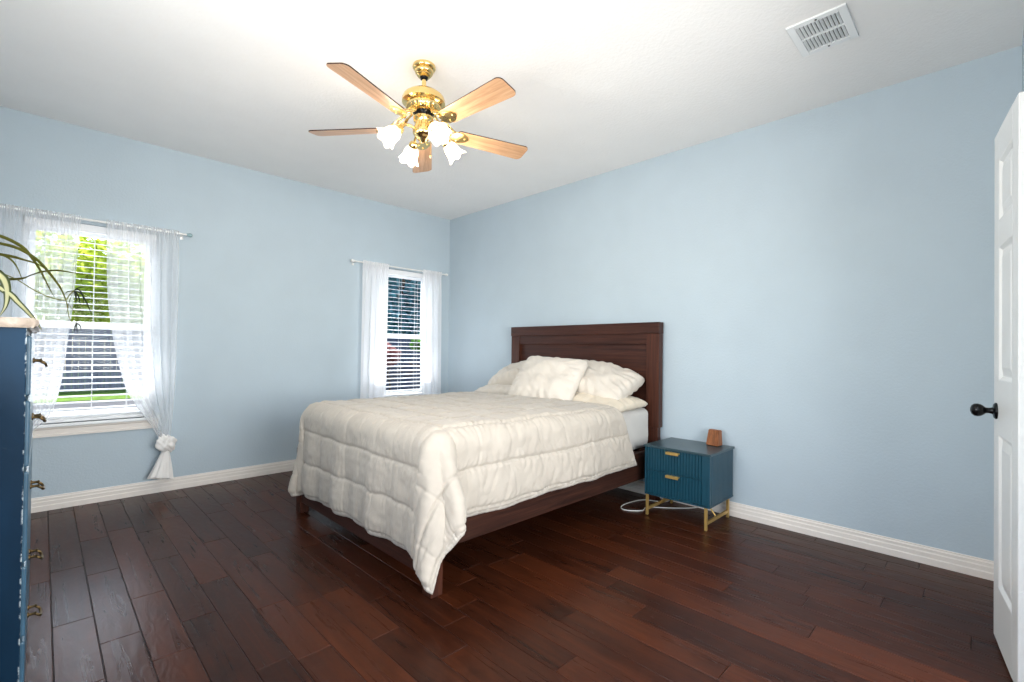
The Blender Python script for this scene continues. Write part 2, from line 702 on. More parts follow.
# windows (frame, sashes, pane, stool, apron)
def window(n, x0, x1):
    e = empty('window_%d' % n, ((x0 + x1) / 2, 0, WZ0), kind='structure')
    cx_ = (x0 + x1) / 2

    def P(name, bm, m):
        for v in bm.verts:
            v.co -= Vector((cx_, 0, WZ0))
        o = obj(name, bm, m, e)
        o['kind'] = 'structure'
        return o
    bm = BM()
    f = .035
    ya, yb = .085, .14
    box(bm, (x0, ya, WZ0), (x0 + f, yb, WZ1), .003)
    box(bm, (x1 - f, ya, WZ0), (x1, yb, WZ1), .003)
    box(bm, (x0 + f, ya, WZ1 - f), (x1 - f, yb, WZ1), .003)
    box(bm, (x0 + f, ya, WZ0), (x1 - f, yb, WZ0 + f), .003)
    P('window_frame', bm, M_VINYL)
    zm = 1.30
    for nm, za, zb, yy in (('lower_sash', WZ0 + f, zm + .022, .09), ('upper_sash', zm - .022, WZ1 - f, .108)):
        bm = BM()
        s = .03
        xa, xb = x0 + f, x1 - f
        box(bm, (xa, yy, za), (xa + s, yy + .018, zb))
        box(bm, (xb - s, yy, za), (xb, yy + .018, zb))
        box(bm, (xa + s, yy, za), (xb - s, yy + .018, za + s + .008))
        box(bm, (xa + s, yy, zb - s - .008), (xb - s, yy + .018, zb))
        P(nm, bm, M_VINYL)
        bm = BM()
        box(bm, (xa + s, yy + .007, za + s + .008), (xb - s, yy + .011, zb - s - .008))
        P('pane', bm, M_PANE)
    bm = BM()
    box(bm, (x0 - .035, -.035, WZ0 - .022), (x1 + .035, 0, WZ0), .006)
    box(bm, (x0, 0, WZ0 - .02), (x1, .085, WZ0))
    P('window_sill', bm, M_WHITE)
    bm = BM()
    prof = [(0, 0), (.016, 0), (.016, .014), (.010, .02), (.010, .05), (.016, .056), (.016, .066), (0, .066)]
    prism(bm, [Vector((x0 - .02, -a, WZ0 - .088 + z)) for a, z in prof], (x1 - x0 + .04, 0, 0))
    P('apron', bm, M_TRIM)


window(1, *WIN[0])
window(2, *WIN[1])


def blind(x0, x1, label, tilt, zb=.618):
    cx_ = (x0 + x1) / 2
    e = empty('window_blind', (cx_, .045, WZ0), label=label, cat='blind')
    hw = (x1 - x0) / 2 - .008
    bm = BM()
    box(bm, (-hw, -.03, WZ1 - WZ0 - .055), (hw, .03, WZ1 - WZ0 - .002), .004)
    obj('headrail', bm, M_SLAT, e)
    bm = BM()
    z = WZ1 - WZ0 - .085
    zlow = zb - WZ0 + .03
    n = int((z - zlow) / .0445)
    ct, st = math.cos(tilt), math.sin(tilt)
    for k in range(n + 1):
        zz = z - k * (z - zlow) / n
        pts = []
        for q in range(5):
            w = -.025 + .05 * q / 4
            crown = .0022 * (1 - (w / .025) ** 2)
            pts.append((w * ct - crown * st, w * st + crown * ct))
        poly = [Vector((-hw, y, zz + h)) for y, h in pts] + [Vector((-hw, y + st * .0028, zz + h - .0028)) for y, h in reversed(pts)]
        prism(bm, poly, (2 * hw, 0, 0))
    obj('slats', bm, M_SLAT, e)
    bm = BM()
    box(bm, (-hw, -.026, zb - WZ0 - .016), (hw, .026, zb - WZ0 + .006), .004)
    obj('bottom_rail', bm, M_SLAT, e)
    for s in (-.55, .0, .55):
        bm = BM()
        for yy in (-.028, .028):
            tube(bm, [(s * hw, yy, WZ1 - WZ0 - .05), (s * hw, yy, zb - WZ0)], .0012, 5)
        obj('ladder_cord', bm, M_SLAT, e)
    bm = BM()
    tube(bm, [(-hw * .72, -.036, WZ1 - WZ0 - .05), (-hw * .72, -.037, WZ1 - WZ0 - .62)], .003, 8)
    obj('tilt_wand', bm, M_SLAT, e)
    return e


blind(WIN[0][0], WIN[0][1], 'white slatted blind in the left window with yellow-green foliage behind', math.radians(6))
blind(WIN[1][0], WIN[1][1], 'white slatted blind in the right window, near the room corner', math.radians(8))


# ------------------------------------------------------------------ curtain rods and sheers
def rod(x0, x1, z, label, clear_end=False):
    e = empty('curtain_rod', ((x0 + x1) / 2, -.085, z), label=label, cat='curtain rod')
    hw = (x1 - x0) / 2
    bm = BM()
    tube(bm, [(-hw, 0, 0), (hw, 0, 0)], .0085, 12)
    obj('rod', bm, M_ROD, e, 40)
    for s in (-1, 1):
        bm = BM()
        mt = Matrix.Translation((s * hw, 0, 0)) @ Matrix.Rotation(s * PI / 2, 4, 'Y')
        lathe(bm, [(.0085, 0), (.012, .003), (.010, .008), (.015, .016), (.017, .026), (.012, .037), (.003, .042)], 16, mt)
        obj('finial', bm, M_FINIAL if clear_end else M_ROD, e, 60)
        bm = BM()
        tube(bm, [(s * (hw - .02), 0, -.002), (s * (hw - .02), .05, -.004), (s * (hw - .02), .082, -.004)], .005, 8)
        box(bm, (s * (hw - .02) - .012, .079, -.03), (s * (hw - .02) + .012, .085, .025), .002)
        obj('bracket', bm, M_ROD, e, 40)
    return e


RODZ1, RODZ2 = 2.055, 2.048
rod(-3.845, -2.70, RODZ1, 'white curtain rod above the left window', True)
rod(-1.265, -.13, RODZ2, 'white curtain rod above the right window by the corner')


def interp(path, t):
    """path list of (x,z) sorted by falling z, t = z"""
    for (xa, za), (xb, zb) in zip(path, path[1:]):
        if za >= t >= zb:
            return xa + (xb - xa) * (za - t) / (za - zb + 1e-9)
    return path[0][0] if t > path[0][1] else path[-1][0]


def sheer(left, right, ztop, zbot, folds, amp, m, label, seed, y0=-.085, nz=70, nx=130, knot=None):
    """hanging panel: edges are (x,z) polylines; the origin sits at the rod"""
    rnd = random.Random(seed)
    ph = [rnd.uniform(0, 6.28) for _ in range(8)]
    rows = []
    lpath = smooth_path([Vector((a, b, 0)) for a, b in left], 40)
    rpath = smooth_path([Vector((a, b, 0)) for a, b in right], 40)
    lp = [(v.x, v.y) for v in lpath]
    rp = [(v.x, v.y) for v in rpath]
    w0 = abs(right[0][0] - left[0][0])
    for i in range(nz + 1):
        t = i / nz
        z = ztop + (zbot - ztop) * t
        xa, xb = interp(lp, z), interp(rp, z)
        w = abs(xb - xa)
        row = []
        squeeze = min(1.0, max(0.25, w / w0))
        for j in range(nx + 1):
            s = j / nx
            fold = math.sin(s * folds * 2 * PI + ph[0] + .5 * math.sin(s * 5 + ph[1]) + .25 * math.sin(t * 3 + ph[2]))
            fold += .45 * math.sin(s * folds * 3.7 * PI + ph[3] + .6 * t)
            gather = .35 * math.sin(s * folds * 9 * PI + ph[4]) * math.exp(-t * 14)
            a = amp * (0.35 + .65 * min(1, t * 6)) * (.45 + .55 * squeeze)
            y = y0 + a * fold * .6 + amp * gather
            xx = xa + (xb - xa) * s + .35 * a * math.cos(s * folds * 2 * PI + ph[5])
            # pull of the knot: swagged creases radiate towards it
            if knot:
                k = max(0, t - .35) / .65
                y += -.035 * k * k + .006 * k * math.sin(s * 17 + 6 * t)
                zz = z - (1 - s if knot > 0 else s) * 0.0
            else:
                zz = z
            y -= .013 * math.exp(-((ztop + .008 - z) / .022) ** 2)
            row.append(Vector((xx, y, zz)))
        rows.append(row)
    # header ruffle above the rod
    head = [[v + Vector((0, .004 * math.sin(j * .9), .028)) for j, v in enumerate(rows[0])]]
    rows = head + rows
    cx_ = (left[0][0] + right[0][0]) / 2
    e = empty('sheer_curtain', (cx_, y0, ztop), label=label, cat='curtain', group='white sheer curtains')
    org = Vector((cx_, y0, ztop))
    rows = [[p - org for p in r] for r in rows]
    bm = BM()
    grid_mesh(bm, rows)
    obj('panel', bm, m, e, 180)
    return e, org


# left window, right-hand panel swept to the right and tied in a knot
KR = Vector((-2.815, -.12, .395))
c, org = sheer([(-3.195, 2.05), (-3.186, 1.56), (-3.147, 1.2), (-3.075, .86), (-3.005, .70), (-2.912, .545), (-2.858, .44)],
               [(-2.752, 2.05), (-2.752, 1.52), (-2.762, .89), (-2.780, .57), (-2.79, .44)], 2.047, .44, 7, .025, M_SHEER,
               'sheer white panel right of the left window, tied in a hanging knot', 3, knot=1)


def knot_parts(e, org, k, tail):
    bm = BM()
    bmesh.ops.create_icosphere(bm, subdivisions=4, radius=1.0)
    for v in bm.verts:
        p = v.co.copy()
        ang = math.atan2(p.z, p.x)
        sp = math.sin(3 * ang + 4 * p.y + 2 * p.z)
        d = 1 + .13 * sp + .10 * noise.noise(p * 2.3)
        g = .06 * math.sin(16 * (p.z * .7 + p.x * .7))
        v.co = Vector((p.x * .064, p.y * .05, p.z * .068)) * (d + g) + k - org
    obj('knot', bm, M_SHEERKNOT, e, 180)
    bm = BM()
    rows = []
    nz, nx = 26, 72
    for i in range(nz + 1):
        t = i / nz
        row = []
        for j in range(nx):
            a = 2 * PI * j / nx
            rx = .02 + (tail[0] - .02) * t ** .8
            ry = .018 + .028 * t
            f = 1 + .16 * t * math.sin(7 * a + 1.3) + .08 * t * math.sin(13 * a + 3 * t)
            zz = k.z - .045 - tail[1] * t * (1 + .10 * math.cos(a - .8) * t)
            row.append(Vector((k.x + tail[2] * t + rx * f * math.cos(a), k.y + ry * f * math.sin(a), zz)) - org)
        row.append(row[0].copy())
        rows.append(row)
    grid_mesh(bm, rows)
    bmesh.ops.remove_doubles(bm, verts=bm.verts, dist=1e-5)
    obj('tail', bm, M_SHEERKNOT, e, 180)


knot_parts(c, org, KR, (.072, .22, -.03))
# left-hand panel (mirror image, mostly outside the frame)
KL = Vector((-3.70, -.12, .40))
c, org = sheer([(-3.755, 2.05), (-3.755, 1.52), (-3.745, .89), (-3.735, .57), (-3.725, .45)],
               [(-3.325, 2.05), (-3.345, 1.56), (-3.365, 1.3), (-3.41, .86), (-3.47, .66), (-3.60, .52), (-3.66, .45)], 2.047, .45, 7, .025, M_SHEER,
               'sheer white panel left of the left window, behind the plant and dresser', 9, knot=-1)
knot_parts(c, org, KL, (.062, .21, .02))
# right window: two straight panels
sheer([(-1.185, 2.05), (-1.195, .3)], [(-.885, 2.05), (-.905, .3)], 2.04, .30, 4, .022, M_SHEER2,
      'sheer white panel hanging straight left of the right window', 5)
sheer([(-.445, 2.05), (-.43, .3)], [(-.185, 2.05), (-.17, .3)], 2.04, .30, 3, .020, M_SHEER2,
      'sheer white panel hanging straight between right window and room corner', 6)

# ------------------------------------------------------------------ bed
BY0, BY1 = -2.82, -1.175
bed = empty('bed', (-1.1, -2.0, 0), label='dark walnut wooden bed frame with panelled headboard', cat='bed')
BO = Vector((-1.1, -2.0, 0))


def bedpart(name, bm, m, parent=bed, off=BO):
    for v in bm.verts:
        v.co -= off
    return obj(name, bm, m, parent)


hb = BM()
box(hb, (-.054, BY0 + .1, .30), (-.03, BY1 - .1, 1.24))
box(hb, (-.078, BY0 + .11, 1.222), (-.028, BY1 - .11, 1.306), .003)
headboard = bedpart('headboard', hb, M_BED)
headboard.location = (0, 0, 0)
bm = BM()
box(bm, (-.092, BY0 - .001, 1.304), (-.02, BY1 + .001, 1.395), .004)
bedpart('cap_rail', bm, M_BED, headboard)
for ya, yb in ((BY0, BY0 + .112), (BY1 - .112, BY1)):
    bm = BM()
    box(bm, (-.085, ya, .565), (-.025, yb, 1.304), .003)
    lo = .03 if ya == BY0 else 0
    box(bm, (-.078, ya + .012, 0), (-.03, yb - .012, .57), .003)
    bedpart('headboard_post', bm, M_BEDZ, headboard)
for ya, yb in ((BY0, BY0 + .03), (BY1 - .03, BY1)):
    bm = BM()
    box(bm, (-2.17, ya, .212), (-.085, yb, .412), .003)
    bedpart('side_rail', bm, M_BEDX)
bm = BM()
box(bm, (-2.205, BY0 + .01, .075), (-2.17, BY1 - .01, .44), .004)
bedpart('footboard', bm, M_BED)
for ya, yb in ((BY0 - .002, BY0 + .075), (BY1 - .075, BY1 + .002)):
    bm = BM()
    box(bm, (-2.215, ya, 0), (-2.15, yb, .45), .004)
    bedpart('leg', bm, M_BEDZ)
bm = BM()
for k in range(12):
    xx = -2.1 + k * .17
    box(bm, (xx, BY0 + .035, .385), (xx + .09, BY1 - .035, .405))
bedpart('slats', bm, M_BEDX)
bm = BM()
box(bm, (-2.16, -2.04, .30), (-.09, -1.96, .384))
box(bm, (-1.2, -2.03, 0), (-1.14, -1.97, .30))
bedpart('centre_beam', bm, M_BEDX)

MZ = .722
bm = BM()
box(bm, (-2.12, -2.762, .408), (-.105, -1.238, MZ), .055, 5)
bmesh.ops.subdivide_edges(bm, edges=bm.edges[:], cuts=3, use_grid_fill=True)
for v in bm.verts:
    n_ = noise.noise(v.co * 5) * .006 + noise.noise(Vector((v.co.x * 3, v.co.y * 3, v.co.z * 22))) * .004
    c_ = v.co - Vector((-1.1, -2.0, .56))
    v.co += Vector((0, math.copysign(n_, c_.y) if abs(c_.y) > .7 else 0, n_ * .3 if c_.z > .12 else 0))
for v in bm.verts:
    v.co -= Vector((-1.1, -2.0, .408))
mat_e = obj('mattress', bm, M_SHEET, None, 60)
mat_e.location = (-1.1, -2.0, .408)
tag(mat_e, 'mattress in a white fitted sheet showing below the pillows', 'mattress')


# ---- comforter: flat over the mattress, rolled over its edges, hanging; the free corner falls in two folds
def vnoise(p, seed):
    """smooth vector-grid noise on arrays p[...,2]"""
    rs = np.random.RandomState(seed)
    T = rs.uniform(-1, 1, (64, 64))
    q = np.floor(p).astype(int)
    f = p - q
    f = f * f * f * (f * (f * 6 - 15) + 10)
    a, b = q[..., 0] % 64, q[..., 1] % 64
    a1, b1 = (a + 1) % 64, (b + 1) % 64
    return (T[a, b] * (1 - f[..., 0]) * (1 - f[..., 1]) + T[a1, b] * f[..., 0] * (1 - f[..., 1])
            + T[a, b1] * (1 - f[..., 0]) * f[..., 1] + T[a1, b1] * f[..., 0] * f[..., 1])


XF, YR, YL, ZT, RE = -2.135, -2.765, -1.385, .757, .080
OF, OR, OL = .628, .455, .47
XH = -.69
nu, nv = 320, 372
LX = XH - XF + OF
LY = YL - YR + OR + OL
uu = np.linspace(0, LX, nu)[:, None] * np.ones((1, nv))
vv = np.linspace(0, LY, nv)[None, :] * np.ones((nu, 1))
Xc = XH - uu
Yc = YR - OR + vv
ox = np.maximum(0, XF - Xc)
oR = np.maximum(0, YR - Yc)
oL = np.maximum(0, Yc - YL)
oy = oR + oL
sgn = np.where(oL > 0, 1.0, -1.0)
phi = np.arctan2(oy, ox + 1e-9)
r = np.hypot(ox, oy)
both = (ox > 0) & (oy > 0)
r = np.where(both, r * (1 - np.where(oL > 0, .22, .10) * np.sin(2 * phi) ** 4 * np.clip(r / .6, 0, 1)), r)
th = np.minimum(r / RE, PI / 2)
outw = RE * np.sin(th)
drop = RE * (1 - np.cos(th)) + np.maximum(0, r - RE * PI / 2)


def hump(t, a, b):
    u = np.clip((t - a) / (b - a), 0, 1)
    return np.sin(PI * u) ** 1.25


pd = np.degrees(phi)
fa = np.where(sgn < 0, .15 * hump(pd, 2, 50), .10 * hump(pd, 3, 48))          # fold pushed out past the foot
fb = np.where(sgn < 0, .20 * hump(pd, 5, 88) + .20 * hump(pd, 46, 87), .01 * hump(pd, 42, 87))        # fold pushed out past the side
fa = np.where(both, fa, 0)
fb = np.where(both, fb, 0)
nrm = np.sqrt(1 + fa ** 2 + fb ** 2)
hang = np.clip(drop / .5, 0, 1)
wx = np.where(both, np.cos(phi), np.where(ox > 0, 1.0, 0.0))
wy = np.where(both, np.sin(phi), np.where(oy > 0, 1.0, 0.0))
# slow ripples of the hanging parts, growing towards the hem
rip_f = (.013 * np.sin(vv * 2 * PI / .43 + 1.1) + .008 * np.sin(vv * 2 * PI / .21 + .4)) * hang
rip_s = (.010 * np.sin(uu * 2 * PI / .52 + .7) + .006 * np.sin(uu * 2 * PI / .23 + 2.0)) * hang
lean = .020 * hang
dn = drop / nrm
shear = np.where(oy > 0, .20 * np.clip(oy / .5, 0, 1) * np.clip(1 - uu / 1.3, 0, 1), 0)
PXa = np.where(ox > 0, XF, Xc) - wx * (outw + lean + rip_f) - dn * fa + shear
PYa = np.where(oL > 0, YL, np.where(oR > 0, YR, Yc)) + sgn * (wy * (outw + lean + rip_s) + dn * fb)
PZa = ZT - dn + .006 * vnoise(np.stack([uu * 4, vv * 4], -1), 3) * (1 - hang) + .008 * hang * vnoise(np.stack([uu * 5, vv * 5], -1), 4)
# the bedding sinks a little under the pillows and rises in a soft roll at the head edge
PZa += .010 * np.exp(-(uu / .05) ** 2) * (1 - hang)
B = np.stack([PXa, PYa, PZa], -1)
for it in range(3):
    B[1:-1, 1:-1] = .5 * B[1:-1, 1:-1] + .125 * (B[:-2, 1:-1] + B[2:, 1:-1] + B[1:-1, :-2] + B[1:-1, 2:])
du = np.gradient(B, axis=0)
dv = np.gradient(B, axis=1)
Nn = np.cross(dv, du)
Nn /= np.linalg.norm(Nn, axis=2, keepdims=True) + 1e-9
if Nn[nu // 3, nv // 2, 2] < 0:
    Nn = -Nn
S1 = .200
ua = (LX - uu)                                   # distance from the foot hem
va = np.minimum(vv, LY - vv)                     # distance from the nearer side hem
n1 = vnoise(np.stack([uu * 9, vv * 9], -1), 5)
n2 = vnoise(np.stack([uu * 17, vv * 17], -1), 6) + .6 * vnoise(np.stack([uu * 36, vv * 36], -1), 7)
wob = n1 * .006
su = np.abs(np.sin(PI * (ua - .02 + wob) / S1))
sv = np.abs(np.sin(PI * (va - .03 + wob) / S1))
su2 = np.abs(np.sin(PI * (uu + wob) / .215))
sv2 = np.abs(np.sin(PI * (vv + wob) / .175))
foot_w = np.clip(ox / .05, 0, 1) * (1 - np.clip(oy / .10, 0, 1))
side_w = np.clip(oy / .05, 0, 1)
A1 = foot_w * su ** .3 + side_w * sv ** .3 + np.clip(1 - foot_w - side_w, 0, 1) * np.minimum(sv, su) ** .3
A2 = foot_w * sv2 ** .35 + side_w * su2 ** .35 + np.clip(1 - foot_w - side_w, 0, 1)
stitch_u = 1 - np.exp(-(su * S1 / PI / .009) ** 2)          # narrow stitched valleys
stitch_v = 1 - np.exp(-(sv * S1 / PI / .009) ** 2)
stitch_u2 = 1 - np.exp(-(su2 * .215 / PI / .007) ** 2)
stitch_v2 = 1 - np.exp(-(sv2 * .175 / PI / .007) ** 2)
flat_w = np.clip(1 - foot_w - side_w, 0, 1)
puff = .013 * A1 + .003 * A2
puff += .007 * (foot_w * stitch_u + side_w * stitch_v + flat_w * np.minimum(stitch_u, stitch_v))
puff += .003 * (foot_w * stitch_v2 + side_w * stitch_u2 + flat_w)
# puckers run across the seams; crinkles gather between them
pu = np.sin(vv * 2 * PI / .029 + 5 * n1) * np.exp(-(su / .6) ** 2) * (foot_w + .5 * (1 - side_w))
pv = np.sin(uu * 2 * PI / .034 + 5 * n1) * np.exp(-(sv / .6) ** 2) * (side_w + .5 * (1 - foot_w))
crk_f = np.abs(np.sin(vv * 2 * PI / .047 + 4 * n1 + 9 * ua)) ** .6 * foot_w
crk_s = np.abs(vnoise(np.stack([uu * 20 + 9 * vv, vv * 9 - 5 * uu], -1), 8)) * side_w
crk_t = np.abs(vnoise(np.stack([uu * 26, vv * 7 + 6 * uu], -1), 9)) * np.clip(1 - foot_w - side_w, 0, 1)
calm = np.where(both, .25, 1.0)
disp = puff + calm * (.0015 * (pu + pv) + .0018 * crk_f + .006 * crk_s) + .0026 * n2 + .004 * crk_t
edge = np.minimum(np.minimum(ua, uu), va)
disp *= np.clip(edge / .03, 0, 1)
top = B + Nn * (disp + .006)[..., None]
bot = B - Nn * .003
V = np.concatenate([top.reshape(-1, 3), bot.reshape(-1, 3)])
ORG = np.array([-1.4, -2.0, .74])
idx = np.arange(nu * nv).reshape(nu, nv)
F = []
q = np.stack([idx[:-1, :-1], idx[:-1, 1:], idx[1:, 1:], idx[1:, :-1]], -1).reshape(-1, 4)
F = [tuple(r) for r in q] + [tuple(r[::-1] + nu * nv) for r in q]
ring = list(idx[0, :]) + list(idx[1:, -1]) + list(idx[-1, -2::-1]) + list(idx[-2:0:-1, 0])
n_r = len(ring)
for i in range(n_r):
    a, b = ring[i], ring[(i + 1) % n_r]
    F.append((b, a, a + nu * nv, b + nu * nv))
me = bpy.data.meshes.new('comforter')
me.from_pydata((V - ORG).tolist(), [], [[int(k) for k in f] for f in F])
me.materials.append(M_QUILT)
for p in me.polygons:
    p.use_smooth = True
comf = bpy.data.objects.new('comforter', me)
COL.objects.link(comf)
comf.location = ORG
bm = BM()
bm.from_mesh(me)
bmesh.ops.recalc_face_normals(bm, faces=bm.faces)
bm.to_mesh(me)
bm.free()
tag(comf, 'ivory quilted comforter draped over the bed, one corner hanging near floor', 'comforter')
# padded hem band round the edge
bm = BM()
rw = 9
flat = B.reshape(-1, 3)
nfl = Nn.reshape(-1, 3)


def inner(i_):
    i, j = divmod(i_, nv)
    return i, j


hv = []
for k_, vi in enumerate(ring):
    i, j = divmod(int(vi), nv)
    ii = min(max(i, 0), nu - 1)
    ti, tj = i, j
    if i < rw:
        ti = rw
    if i > nu - 1 - rw:
        ti = nu - 1 - rw
    if j < rw:
        tj = rw
    if j > nv - 1 - rw:
        tj = nv - 1 - rw
    hv.append((B[i, j], B[ti, tj], Nn[i, j], Nn[ti, tj], k_))
prof = [(-.06, -.004), (-.07, .006), (.1, .0145), (.45, .0165), (.8, .0135), (1.0, .004)]
Vr = []
for o_, i_, n0_, n1_, k_ in hv:
    rowv = []
    for s, h in prof:
        p = o_ + (i_ - o_) * s + (n0_ * (1 - s) + n1_ * s) * (h + .0012 * math.sin(k_ * .55) + .001 * math.sin(k_ * 1.3)) - ORG
        rowv.append(bm.verts.new(p))
    Vr.append(rowv)
for k_ in range(len(Vr)):
    a, b = Vr[k_], Vr[(k_ + 1) % len(Vr)]
    for s in range(len(prof) - 1):
        bm.faces.new((a[s], a[s + 1], b[s + 1], b[s]))
obj('hem', bm, M_HEM, comf, 180)


# ---- pillows
def pillow(label, loc, rot, w, d, t, m, seed, sag=.0, plump=.5, cat='pillow', group='pillows on the bed', droop=None, name='pillow', under=.45):
    rnd = random.Random(seed)
    o3 = Vector((rnd.uniform(0, 50), rnd.uniform(0, 50), 0))
    n = 64
    bm = BM()
    sides = []
    for side in (1, -1):
        rows = []
        for i in range(n + 1):
            row = []
            for j in range(n + 1):
                a, b = -1 + 2 * i / n, -1 + 2 * j / n
                rc = 1 - .085 * (a * a * b * b) ** 2.2
                x = w / 2 * a * (1 - .05 * (1 - b * b) * abs(a) ** 3) * rc
                y = d / 2 * b * (1 - .06 * (1 - a * a) * abs(b) ** 3) * rc
                pr_ = max(0, (1 - abs(a) ** 2.4) * (1 - abs(b) ** 2.4)) ** plump
                z = t / 2 * pr_ * (1 if side > 0 else -under)
                # seam puckers and wrinkles
                e = 1 - min(1 - abs(a), 1 - abs(b))
                wr = noise.noise(o3 + Vector((a * 2.2, b * 2.2, side * 3))) * .015
                wr += noise.noise(o3 + Vector((a * 5 + 3 * b, b * 4, side * 5))) * .007
                ang = math.atan2(b, a)
                wr += .006 * math.sin(ang * 22 + 3 * noise.noise(o3 + Vector((a * 2, b * 2, 0)))) * max(0, e - .5) * 2
                z += wr * (pr_ ** .6) * side * (t / .16)
                z += sag * (a * a) * -1
                if droop:
                    z += droop(a, b)
                row.append(Vector((x, y, z)))
            rows.append(row)
        grid_mesh(bm, rows)
    bmesh.ops.remove_doubles(bm, verts=bm.verts, dist=.0006)
    o = obj(name, bm, m, None, 180)
    o.location = loc
    o.rotation_euler = rot
    return tag(o, label, cat, group)


# local x = width across the bed (world y), local y = depth, rotate about z by 90 degrees
def prot(tilt, yaw=0, roll=0):
    return (Matrix.Rotation(-PI / 2 + yaw, 4, 'Z') @ Matrix.Rotation(tilt, 4, 'X') @ Matrix.Rotation(roll, 4, 'Y')).to_euler()


pillow('lower cream pillow on the right, partly under the fold of the comforter', (-.39, -2.43, .765), prot(math.radians(3), 0, math.radians(4)), .74, .50, .16, M_CREAM, 4, plump=.4)
pillow('upper ivory pillow leaning on the headboard at right, nearest the nightstand', (-.31, -2.385, .900), prot(math.radians(24), math.radians(-3), math.radians(11)), .69, .48, .26, M_PILLOW, 8, plump=.4)
pillow('lower ivory pillow on the left, nearest the right window', (-.39, -1.52, .775), prot(math.radians(3), 0, math.radians(-3)), .70, .50, .17, M_PILLOW, 14, plump=.4)
pillow('upper ivory pillow leaning on the headboard at left, behind the plush cushion', (-.31, -1.56, .915), prot(math.radians(22), math.radians(3), math.radians(-8)), .64, .46, .25, M_PILLOW, 18, plump=.4)
pillow('white plush cushion propped in front of the other pillows', (-.575, -2.095, .915), prot(math.radians(50), math.radians(4), math.radians(4)), .63, .47, .21, M_PLUSH, 23, plump=.42, cat='cushion', name='cushion')

# ------------------------------------------------------------------ nightstand
NX0, NX1, NY0, NY1 = -.445, -.038, -3.370, -2.905
ns = empty('nightstand', ((NX0 + NX1) / 2, (NY0 + NY1) / 2, 0), label='teal fluted two-drawer nightstand on gold legs', cat='nightstand')
NO = Vector(ns.location)


def nsp(name, bm, m, parent=ns, smooth=None):
    for v in bm.verts:
        v.co -= NO
    return obj(name, bm, m, parent, smooth)


def fluted(bm, p0, p1, out, z0, z1, depth=.006, pitch=.021):
    """panel with rounded vertical flutes from p0 to p1 (xy), bulging along out"""
    p0, p1, out = Vector(p0), Vector(p1), Vector(out)
    L = (p1 - p0).length
    n = max(2, round(L / pitch))
    d = (p1 - p0) / n
    poly = []
    for k in range(n):
        for q_ in range(7):
            u = q_ / 6
            g = .12
            h = depth if g < u < 1 - g else 0
            h = depth * min(1, max(0, (u - .0) / g), max(0, (1 - u) / g))
            poly.append(p0 + d * (k + u) + out * h + Vector((0, 0, z0)))
    poly.append(p1 - out * .012 + Vector((0, 0, z0)))
    poly.append(p0 - out * .012 + Vector((0, 0, z0)))
    clean = [poly[0]]
    for p in poly[1:]:
        if (p - clean[-1]).length > 1e-5:
            clean.append(p)
    prism(bm, clean, (0, 0, z1 - z0))


bm = BM()
box(bm, (NX0 + .018, NY0 + .008, .152), (NX1, NY1 - .008, .484))
box(bm, (NX0 + .004, NY0, .152), (NX0 + .03, NY0 + .02, .484), .002)
box(bm, (NX0 + .004, NY1 - .012, .152), (NX0 + .03, NY1, .484), .002)
box(bm, (NX0 + .004, NY0, .148), (NX1, NY1, .158), .002)
body = nsp('carcass', bm, M_TEAL)
for s, yy, sg in (('side_panel', NY0 + .008, -1), ('side_panel', NY1 - .008, 1)):
    bm = BM()
    fluted(bm, (NX0 + .045, yy, 0), (NX1 - .004, yy, 0), (0, sg, 0), .16, .482, .006)
    nsp(s, bm, M_TEAL)
bm = BM()
box(bm, (NX0 - .003, NY0 - .006, .484), (NX1 + .002, NY1 + .004, .50), .003)
nsp('top', bm, M_TEALTOP)
for z0, z1 in ((.326, .482), (.162, .322)):
    bm = BM()
    fluted(bm, (NX0 + .014, NY0 + .058, 0), (NX0 + .014, NY1 - .016, 0), (-1, 0, 0), z0, z1, .007)
    dr = nsp('drawer', bm, M_TEAL)
    bm = BM()
    ym = (NY0 + NY1) / 2 + .02
    box(bm, (NX0 - .016, ym - .046, z1 - .018), (NX0 + .012, ym + .046, z1 - .008), .002)
    box(bm, (NX0 - .018, ym - .046, z1 - .026), (NX0 - .012, ym + .046, z1 - .008), .002)
    o = nsp('handle', bm, M_GOLD, dr)
bm = BM()
box(bm, (NX0 + .006, NY0 + .003, .162), (NX0 + .016, NY0 + .055, .482), .002)
nsp('front_stile', bm, M_TEAL)
for yy in (NY0 + .03, NY1 - .014):
    for xx in (NX0 + .02, NX1 - .022):
        bm = BM()
        box(bm, (xx - .0085, yy - .0085, 0), (xx + .0085, yy + .0085, .15), .001)
        nsp('leg', bm, M_GOLD)
    bm = BM()
    box(bm, (NX0 + .028, yy - .007, .034), (NX1 - .03, yy + .007, .054), .001)
    nsp('stretcher', bm, M_GOLD)
for xx in (NX0 + .10, ):
    bm = BM()
    tube(bm, [(NX0 + .2, NY0 + .037, .045), (NX0 + .2, NY0 + .12, .148)], .0055, 8)
    nsp('brace', bm, M_GOLD)
    bm = BM()
    tube(bm, [(NX0 + .2, NY1 - .021, .045), (NX0 + .2, NY1 - .10, .148)], .0055, 8)
    nsp('brace', bm, M_GOLD)

